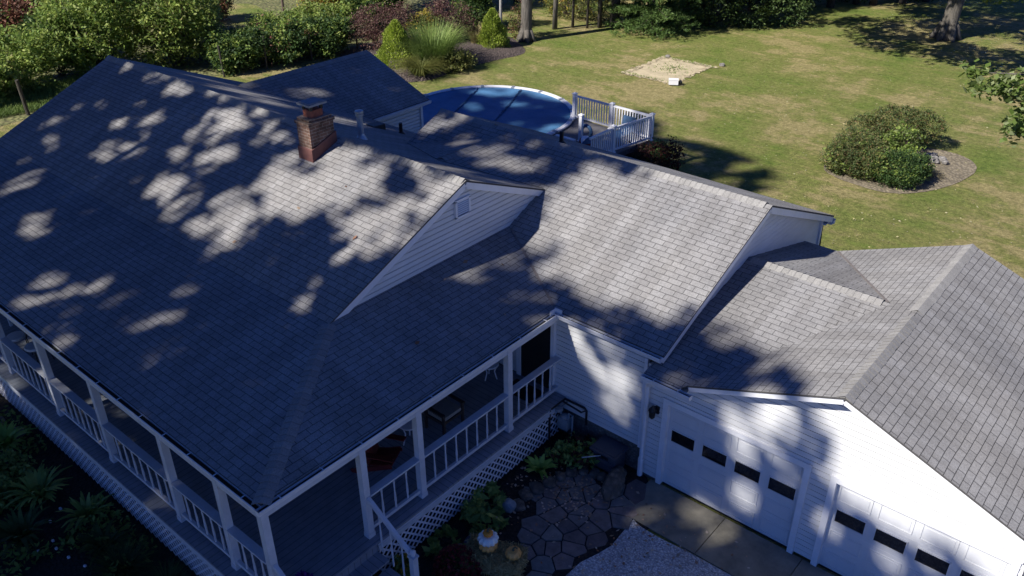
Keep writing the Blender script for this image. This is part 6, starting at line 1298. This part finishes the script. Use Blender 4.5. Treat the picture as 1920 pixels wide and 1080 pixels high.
# white pine with skirts of needles
t = thing('pine_tree', 'white pine with sweeping needle branches at the top edge of the lawn', 'pine', (-16.2, 33.4, 0)); px, py = -16.2, 33.4
m = MB(); m.tube([(px, py, 0), (px, py, 18)], [.34, .06], 10); m.build('trunk', M['darkbark'], t, smooth=True)
PP, VV = [], []
for k in range(150):
    z = R.uniform(.35, 3.6) if k < 95 else R.uniform(3.6, 11); a = R.uniform(0, 6.28); L = (3.9 - .26 * z) * R.uniform(.75, 1.05) * (1.0 if z > 1.6 else .8); dr = Vector((math.cos(a), math.sin(a), 0))
    p0 = Vector((px, py, z)); p1 = p0 + dr * L + Vector((0, 0, L * (.12 if z > 1.8 else -.05))); bm_ = MB(); bm_.tube([p0, p0.lerp(p1, .5) - Vector((0, 0, .12)), p1], [.045, .03, .01], 5)
    bo = bm_.build('branch', M['darkbark'], t)
    for q in range(34):
        s = R.uniform(.3, 1.02); c = p0.lerp(p1, s) + Vector((R.uniform(-.45, .45) * (.4 + s), R.uniform(-.45, .45) * (.4 + s), R.uniform(-.15, .12)))
        for e in range(9): PP.append(c + Vector((R.gauss(0, .08), R.gauss(0, .08), R.gauss(0, .05)))); v = Vector((R.gauss(dr.x * .6, .6), R.gauss(dr.y * .6, .6), R.gauss(.35, .35))).normalized() * R.uniform(.07, .12); VV.append(v)
P = np.array([tuple(p) for p in PP]); V = np.array([tuple(v) for v in VV]) * 1.25; U = np.cross(V, rng.normal(size=V.shape)); U /= np.linalg.norm(U, axis=1)[:, None]; U *= .03
quads_mesh('needles', P, U, V, M['pine'], t)
P = crown_points([(0, 0, 6.5, 3.4, 3.4, 2.6), (0, 0, 10.5, 2.9, 2.9, 3.4), (0, 0, 14.8, 2.0, 2.0, 3.0)], 12000, .2, .45) + np.array([px, py, 0]); U, V = rand_axes(len(P), .42, .3); quads_mesh('upper_needles', P, U, V, M['pine'], t)
bush('darkened_undergrowth', 'evergreen thicket right of the pine, leaves darkened for its deep shade', 'shrub', (-13.8, 36.2), [(0, 0, 1.4, 1.8, 1.5, 1.5), (1.8, 1.5, 1.3, 1.6, 1.4, 1.4), (3.3, 3.2, 1.2, 1.6, 1.4, 1.3)], 9000, .18, 'oakleaf', stems=10, clump=.3)  # darker leaf colour carries the deep shade under the pine
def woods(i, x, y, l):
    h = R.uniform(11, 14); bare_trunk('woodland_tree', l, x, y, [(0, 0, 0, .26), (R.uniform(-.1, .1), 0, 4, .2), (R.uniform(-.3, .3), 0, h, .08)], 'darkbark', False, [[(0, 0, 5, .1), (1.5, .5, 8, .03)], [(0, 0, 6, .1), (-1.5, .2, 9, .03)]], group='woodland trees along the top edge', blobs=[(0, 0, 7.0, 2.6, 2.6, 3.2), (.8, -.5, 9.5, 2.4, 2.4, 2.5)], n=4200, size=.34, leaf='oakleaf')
WL = ['first', 'second', 'third', 'fourth', 'fifth', 'sixth', 'seventh', 'eighth', 'ninth', 'tenth', 'eleventh', 'twelfth']
for i in range(12):
    x = -17.2 + 1.15 * i + R.uniform(-.3, .3); y = 37.8 + 1.35 * i + R.uniform(-.6, .9)
    woods(i, x, y, WL[i] + ' dark woodland trunk counted from the pine along the top edge')
bush('darkened_undergrowth', 'long brush under the woodland trunks at the top edge, leaves darkened for shade', 'shrub', (-12, 46), [(-5, -6, 1.2, 2.2, 1.8, 1.4), (-3, -3, 1.3, 2.2, 1.8, 1.4), (-.5, -.4, 1.3, 2.4, 1.8, 1.4), (2, 2.5, 1.3, 2.4, 1.8, 1.4), (4.5, 5.6, 1.2, 2.4, 1.8, 1.3)], 15000, .22, 'oakleaf', stems=10, clump=.4)  # woodland shade put into the dark leaf colour here too

# big lawn tree, upper right
x, y = -1.75, 42.0
lim = [[(0, 0, 5.5, .3), (-3, -2, 8, .16), (-6, -4, 9, .05)], [(0, 0, 4.6, .22), (3, -3, 5.6, .12), (5.2, -5.5, 4.5, .04)], [(.2, .1, 6, .3), (3, 3, 9, .15), (6, 5, 10, .05)], [(.2, .1, 6.5, .3), (-2, 4, 10, .15)], [(.2, .1, 7, .3), (1, -4, 10, .12)]]
bare_trunk('lawn_tree', 'big grey tree trunk standing on the lawn at the upper right', x, y, [(0, 0, 0, .56), (.02, 0, .7, .44), (.18, .05, 3.5, .39), (.35, .1, 7, .34), (.4, .2, 12, .15)], 'bark', True, lim, blobs=[(-4, -3.5, 8.3, 3.6, 3.2, 1.9), (4, 3, 9, 4, 4, 2.4), (0, 0, 11, 5, 5, 2.5), (-3, 4, 9, 4, 3.5, 2), (2.5, -5.5, 8.2, 3.0, 2.4, 1.5), (-6.2, -.5, 8.0, 2.6, 2.6, 1.4), (-4.0, -9.0, 6.6, 3.2, 2.6, 1.2), (.5, -9.5, 6.4, 3.0, 2.2, 1.2), (4.5, -9, 6.8, 3.0, 2.6, 1.2), (-7.5, -6.5, 6.8, 2.4, 2.0, 1.0)], n=42000, size=.34, leaf='maple')
lt = bpy.data.objects['lawn_tree']
P = crown_points([(4.6, -5.2, 4.5, 1.5, 1.0, .42), (5.6, -6.2, 4.1, .8, .7, .35), (3.4, -4.0, 4.9, 1.2, .9, .4), (3.4, -6.4, 3.9, .8, .7, .4)], 1500, .2, .25) + np.array([x, y, 0]); U, V = rand_axes(len(P), .22, .5, aspect=.75); quads_mesh('leaf_spray', P, U, V, M['maple'], lt)

# maple outside the right edge; one drooping branch reaches into view
mx, my = 14.0, 15.0
P1 = crown_points([(-6.35, -4.4, 6.55, .85, .8, .34), (-5.6, -4.2, 5.95, .62, .7, .55), (-5.0, -3.8, 6.5, .9, .9, .45), (-7.1, -4.35, 6.75, .4, .4, .2), (-5.9, -4.2, 5.6, .35, .5, .4)], 2000, .1, .22, 8) + np.array([mx, my, 0]); 
t = tree('maple_tree', 'pale-leaved maple branch hanging in from the right edge of the photo', (mx, my), [(0, 0, 0, .38), (0, 0, 4, .32), (.1, .2, 9, .24), (.2, .3, 13, .08)], [[(0, 0, 5.5, .16), (-2.5, -2, 7.6, .09), (-5, -3.9, 6.9, .04), (-7.0, -4.4, 6.75, .01)], [(-5, -3.9, 6.9, .03), (-5.6, -4.2, 6.2, .012), (-5.7, -4.3, 5.6, .006)], [(0, 0, 7, .15), (3, 2, 10, .04)], [(0, 0, 8, .15), (-2, 3, 11, .04)]], [(1.5, 2, 11, 4, 4, 3.2), (3, -1, 9.5, 3, 3, 2.2), (-1.2, 3.5, 10.2, 2.6, 2.6, 2.2)], 7000, .3, 'maple', 'bark')
U, V = rand_axes(len(P1), .17, .6, aspect=.8); quads_mesh('leaf_spray', P1, U, V, M['maple'], t)

# island bed shrubs
G_ = 'shrubs of the island bed'
bush('island_shrub', 'large mixed green and bronze shrub at the front of the island bed', 'shrub', (1.75, 19.75), [(0, 0, .55, 1.15, 1.15, .62), (-.4, .9, .65, .8, .8, .55), (.5, -.6, .5, .9, .8, .5), (-.3, -.7, .5, .8, .7, .5)], 17000, .08, 'box', G_, 10, .02, .14, extra=[('olive', .22, 1), ('green', .12, 1)], shell=.75)
bush('island_shrub', 'darker low shrub at the right front of the island bed', 'shrub', (3.35, 19.35), [(0, 0, .5, .95, .95, .55), (.3, .7, .5, .7, .7, .5)], 11000, .08, 'deepgreen', G_, 10, .02, .14, extra=[('green', .2, 1)], shell=.75)
bush('island_shrub', 'rounded bronze-green shrub at the back of the island bed', 'shrub', (1.9, 23.2), [(0, 0, .75, 1.15, 1.1, .75), (.9, .4, .8, .8, .8, .65), (-.9, -.6, .6, .8, .8, .55)], 15000, .08, 'box', G_, 10, .02, .14, extra=[('olive', .2, 1)], shell=.75)
bush('young_azalea', 'pale green upright shrub among the dark island shrubs', 'shrub', (2.75, 21.4), [(0, 0, 1.0, .5, .5, .6), (.3, .1, .8, .45, .45, .5), (-.35, -.1, .8, .35, .4, .4)], 900, .13, 'maple', None, 9, .015, .14, extra=[('green', .6, 1)], bark='twig')
for i, (dx, dy, s) in enumerate(((0, 0, .2), (.3, .18, .17), (-.22, .25, .16), (.15, -.22, .15), (.48, -.08, .13), (-.1, .45, .14))):
    rock('island_stone', 'pale rock in the heap beside the island shrubs', 'rock', (3.75 + dx, 22.35 + dy, .09), (s, s * .8, s * .6), 'rock', 'rocks heaped in the island bed', seed=50 + i)
blades('straw_tuft', 'dry straw tuft at the edge of the island shrubs', 'dry grass', (4.15, 20.65), 160, .55, 'straw', 1.2, .02, base=.15, lift=.7)
bush('burning_bush', 'dark red bush in the shade at the corner of the pool deck', 'shrub', (-3.6, 13.6), [(0, 0, .7, .8, .8, .8), (.3, .5, .9, .6, .6, .6)], 4000, .11, 'burning', clump=.2, extra=[('deepgreen', .25, 1)])
blades('ornamental_grass', 'low dark grass clump against the pool deck skirt', 'ornamental grass', (-3.75, 12.2), 380, .95, 'deepgreen', .8, .025, base=.2, lift=.8)

# front garden, lower left
fg = [((-6.6, -8.35), 'fern', 'bright fern clump beside the lattice near the left edge', 46, .62, 'limeleaf'), ((-4.4, -8.55), 'fern', 'broad fern clump in the middle of the dark front bed', 60, .7, 'hosta'), ((-3.1, -8.2), 'fern', 'yellowing fern against the front lattice', 46, .55, 'reed'), ((-3.5, -9.3), 'fern', 'large dark fern toward the bottom left corner', 60, .75, 'deepgreen'), ((-2.0, -8.4), 'fern', 'dark fern under the front lattice near the house corner', 46, .6, 'deepgreen'), ((-8.6, -8.6), 'fern', 'sunlit fern at the left edge by the stepping stones', 40, .6, 'limeleaf')]
for loc, nm, lb, n, L, mt_ in fg: blades('fern', lb, 'fern', loc, n, L, mt_, 1.0, .09, 'ferns of the front bed', .01, .15, .85, 5, 'fronds')
blades('grass_clump', 'dark fine grass clump at the bottom edge by the front lattice', 'grass', (-1.2, -8.45), 420, .8, 'deepgreen', 1.0, .018, base=.22, lift=.7)
blades('grass_clump', 'second fine grass clump toward the house corner', 'grass', (-.2, -8.1), 300, .6, 'deepgreen', 1.0, .018, base=.2, lift=.7)
bush('ground_shrub', 'low dark leafy shrub in the front bed beside the bright fern', 'shrub', (-5.6, -8.9), [(0, 0, .3, .8, .6, .3), (.6, -.3, .25, .6, .5, .28)], 1500, .12, 'hosta', stems=6, stemr=.01, clump=.15)
gp = [(R.uniform(-9.5, -1.0), R.uniform(-10.5, -7.75)) for _ in range(5200)]; gp = [(a, b) for a, b in gp if mnoise.noise(Vector((a * .7, b * .7, 5))) > -.08]
P = np.array(gp); P = np.concatenate([P, rng.uniform(.02, .28, (len(P), 1))], 1); U, V = rand_axes(len(P), .13, 1.0); o = quads_mesh('ground_cover', P, U, V, M['green']); o['kind'] = 'stuff'
for i, (x, y) in enumerate(((-7.7, -8.1), (-7.3, -8.15), (-6.9, -7.95))):
    rock('stepping_stone', ['pale flat stone under the lattice nearest the left edge', 'flat stone second from the left edge under the lattice', 'small flat stone under the lattice right of the others'][i], 'stepping stone', (x, y, .03), (.22, .17, .04), 'rock', seed=70 + i)
for i, (x, y) in enumerate(((-4.0, -8.95), (-3.55, -8.75), (-3.75, -8.45), (-3.0, -8.95), (-2.95, -9.25), (-2.75, -9.0), (-2.35, -8.95), (-1.9, -8.85))):
    rock('pebble', 'small white pebble lying in the dark front bed', 'pebble', (x, y, .03), (.035, .03, .025), 'vinyl', 'white pebbles in the front bed', seed=90 + i)

# fallen leaves
def scatter(name, pts, size, mat, z=.02):
    P = np.array(pts); n = len(P); P = np.concatenate([P, np.full((n, 1), z) + rng.uniform(0, .012, (n, 1))], 1); U, V = rand_axes(n, size, 3.5, aspect=.8); o = quads_mesh(name, P, U, V, M[mat]); o['kind'] = 'stuff'; return o
pts = [(R.gauss(4.0, .45), R.gauss(-1.35, .35)) for _ in range(230)] + [(R.uniform(3.2, 6.8), R.uniform(-4.5, -.3)) for _ in range(170)] + [(R.uniform(5.2, 9), R.uniform(-3.5, -.3)) for _ in range(60)] + [(R.uniform(2.7, 3.6), R.uniform(-3.5, -.2)) for _ in range(90)]
scatter('fallen_leaves', pts, .075, 'litter', .03)
pts = []
while len(pts) < 3600:
    x, y = R.uniform(-20, 16), R.uniform(8.5, 50)
    if (x - PC.x) ** 2 + (y - PC.y) ** 2 > 16 and R.random() < .25 + .75 * (mnoise.noise(Vector((x * .15, y * .15, 2))) + .5): pts.append((x, y))
scatter('lawn_leaves', pts, .075, 'paleleaf', .015)
pts = []
while len(pts) < 30000:
    x, y = R.uniform(-33.0, -29.0), R.uniform(-8, 8)
    if x < -29.6 + (y - 2) * .205: pts.append((x, y))
P = np.array(pts); n = len(P); h = rng.uniform(.10, .32, n); P = np.stack([P[:, 0], P[:, 1], h * .5], 1); V = np.stack([rng.normal(0, .10, n), rng.normal(0, .10, n), h * .5], 1); U = np.stack([rng.normal(size=n), rng.normal(size=n), np.zeros(n)], 1); U /= np.linalg.norm(U, axis=1)[:, None]; U *= .016
o = quads_mesh('tall_grass', P, U, V, M['reed']); o['kind'] = 'stuff'
rp = []
for x, y in ((-1.9, -3.0), (-3.2, -2.1), (-6.2, -3.2), (-.6, -3.7), (-2.6, -1.2), (-5.4, -2.5), (-1.2, -2.2), (-7.5, -1.6), (-3.9, -3.4)): rp.append((x, y, 5.543 + .429 * (y + .038) + .025))
for x, y in ((.4, -1.2), (.3, -2.1), (.8, .2), (1.4, -3.0), (.25, -.4), (1.9, -1.0)): rp.append((x, y, 3.86 - .246 * x + .025))
P = np.array(rp); U, V = rand_axes(len(P), .11, 2.0, aspect=.8); o = quads_mesh('roof_leaves', P, U, V, M['litter']); o['kind'] = 'stuff'

# ---------------------------------------------------------------- tall shade trees in front of the house, behind and beside the camera
DOM = [(-17.2, -12.5), (12.6, -12.5), (12.6, 1.2), (10, 1.9), (9.2, 4.5), (7.6, 4.7), (6.9, 5.2), (4.5, 5.6), (4.0, 9.6), (1.5, 9.9), (1.0, 12), (.4, 13.6), (-.4, 14.6), (.2, 15.6), (-.9, 16.2), (-.2, 17.2), (.0, 18.2), (-1.2, 18.0), (-1.6, 19.9), (-2.6, 18.6), (-3.4, 19.9), (-4.4, 20.2), (-4.9, 18.7), (-6.2, 20.4), (-6.9, 19.0), (-8.0, 20.8), (-8.6, 19.2), (-7.9, 17.6), (-9.5, 17.0), (-13, 17), (-15.5, 16), (-17.2, 12)]
RES = .06; gx0, gy0 = -18.0, -13.0; GXN, GYN = int(31 / RES), int(33.5 / RES)
gxx, gyy = np.meshgrid(gx0 + (np.arange(GXN) + .5) * RES, gy0 + (np.arange(GYN) + .5) * RES, indexing='ij')
def field(step, amp):
    nx, ny = int(31 / step) + 3, int(33.5 / step) + 3; g = rng.normal(size=(nx, ny)) * amp
    fx = (gxx - gx0) / step; fy = (gyy - gy0) / step; ix = np.clip(fx.astype(int), 0, nx - 2); iy = np.clip(fy.astype(int), 0, ny - 2); tx = np.clip(fx - ix, 0, 1); ty = np.clip(fy - iy, 0, 1); tx = tx * tx * (3 - 2 * tx); ty = ty * ty * (3 - 2 * ty)
    return g[ix, iy] * (1 - tx) * (1 - ty) + g[ix + 1, iy] * tx * (1 - ty) + g[ix, iy + 1] * (1 - tx) * ty + g[ix + 1, iy + 1] * tx * ty
wx, wy = field(.7, .20) + field(.28, .13) + field(.13, .06), field(.7, .20) + field(.28, .13) + field(.13, .06)
gxx, gyy = gxx + wx, gyy + wy
def pmask(poly):
    c = np.zeros(gxx.shape, bool); n = len(poly)
    for i in range(n):
        (x1, y1), (x2, y2) = poly[i], poly[(i + 1) % n]
        if y1 == y2: continue
        c ^= ((y1 > gyy) != (y2 > gyy)) & (gxx < (x2 - x1) * (gyy - y1) / (y2 - y1) + x1)
    return c
dom = pmask(DOM); lit = np.zeros_like(dom)
for p in SUN_GAPS: lit |= pmask(p)
tuft = np.zeros_like(dom)
for p in SHADE_TUFTS: tuft |= pmask(p)
shade = (dom & ~lit) | tuft
grow = lit & ~tuft
k = 2
for dx, dy in ((k, 0), (-k, 0), (0, k), (0, -k)): grow = grow | (np.roll(np.roll(lit & ~tuft, dx, 0), dy, 1))
shade &= ~grow
shade |= lit & (gxx < .8) & (gyy < 8.5) & (field(.45, 1.0) + field(.2, .7) > 1.75)          # stray sprays of leaves inside the gaps
shade &= ~(dom & (field(.5, 1.0) + field(.22, .8) > 2.75))       # pinholes of sun
core = lit.copy()
for dx, dy in ((4, 0), (-4, 0), (0, 4), (0, -4), (3, 3), (-3, 3), (3, -3), (-3, -3)): core &= np.roll(np.roll(lit, dx, 0), dy, 1)
shade |= lit & ~core & dom & (field(.2, 1.0) > .75)            # single leaf sprays along the edges
shade &= ~((gyy > 13.4) & (gxx > -9.5) & (field(.75, 1.0) + field(.3, .6) > .55))
TREES = [(-20.5, -8.5, 6.6), (-13.5, -11.5, 6.8), (-5.5, -13.0, 6.6), (-19.5, -20.0, 6.6), (-10.5, -21.5, 6.8), (-1.5, -22.5, 6.6), (-9.0, -31.5, 6.4), (1.5, -32.0, 6.6), (6.5, -25.0, 6.0), (4.5, -16.5, 5.2), (-26.0, -6.0, 6.4)]
SHL = ['westernmost', 'second', 'third', 'fourth', 'fifth', 'sixth', 'seventh', 'eighth', 'ninth', 'tenth', 'eleventh']
ii, jj = np.nonzero(shade)
NL = int(shade.sum() * RES * RES * 330)
pick = rng.integers(0, len(ii), NL)
px_ = gx0 + (ii[pick] + rng.uniform(0, 1, NL)) * RES; py_ = gy0 + (jj[pick] + rng.uniform(0, 1, NL)) * RES
owner = np.full(NL, -1); zz = np.zeros(NL)
for attempt in range(30):
    free = owner < 0
    if not free.any(): break
    z = rng.uniform(13.3, 25.5, NL); X = px_ - SUN_A * z; Y = py_ - SUN_B * z
    for q in rng.permutation(len(TREES)):
        tx, ty, tr_ = TREES[q]; d = ((X - tx) / tr_) ** 2 + ((Y - ty) / tr_) ** 2 + ((z - 19.4) / 6.3) ** 2
        hit = (owner < 0) & (d < 1); owner[hit] = q; zz[hit] = z[hit]
print('uncovered leaves', int((owner < 0).sum()), 'of', NL)
for q, (tx, ty, tr_) in enumerate(TREES):
    s = owner == q; P = np.stack([px_[s] - SUN_A * zz[s], py_[s] - SUN_B * zz[s], zz[s]], 1)
    lim = []
    tree('shade_oak', SHL[q] + ' tall oak of the row shading the front of the house', (tx, ty), [(0, 0, 0, .40), (0, 0, 1, .30), (.1, .1, 8, .22), (.1, .2, 14.5, .10)], [], None, 0, .37, 'oakleaf', 'bark', 'oaks in front of the house', points=P)
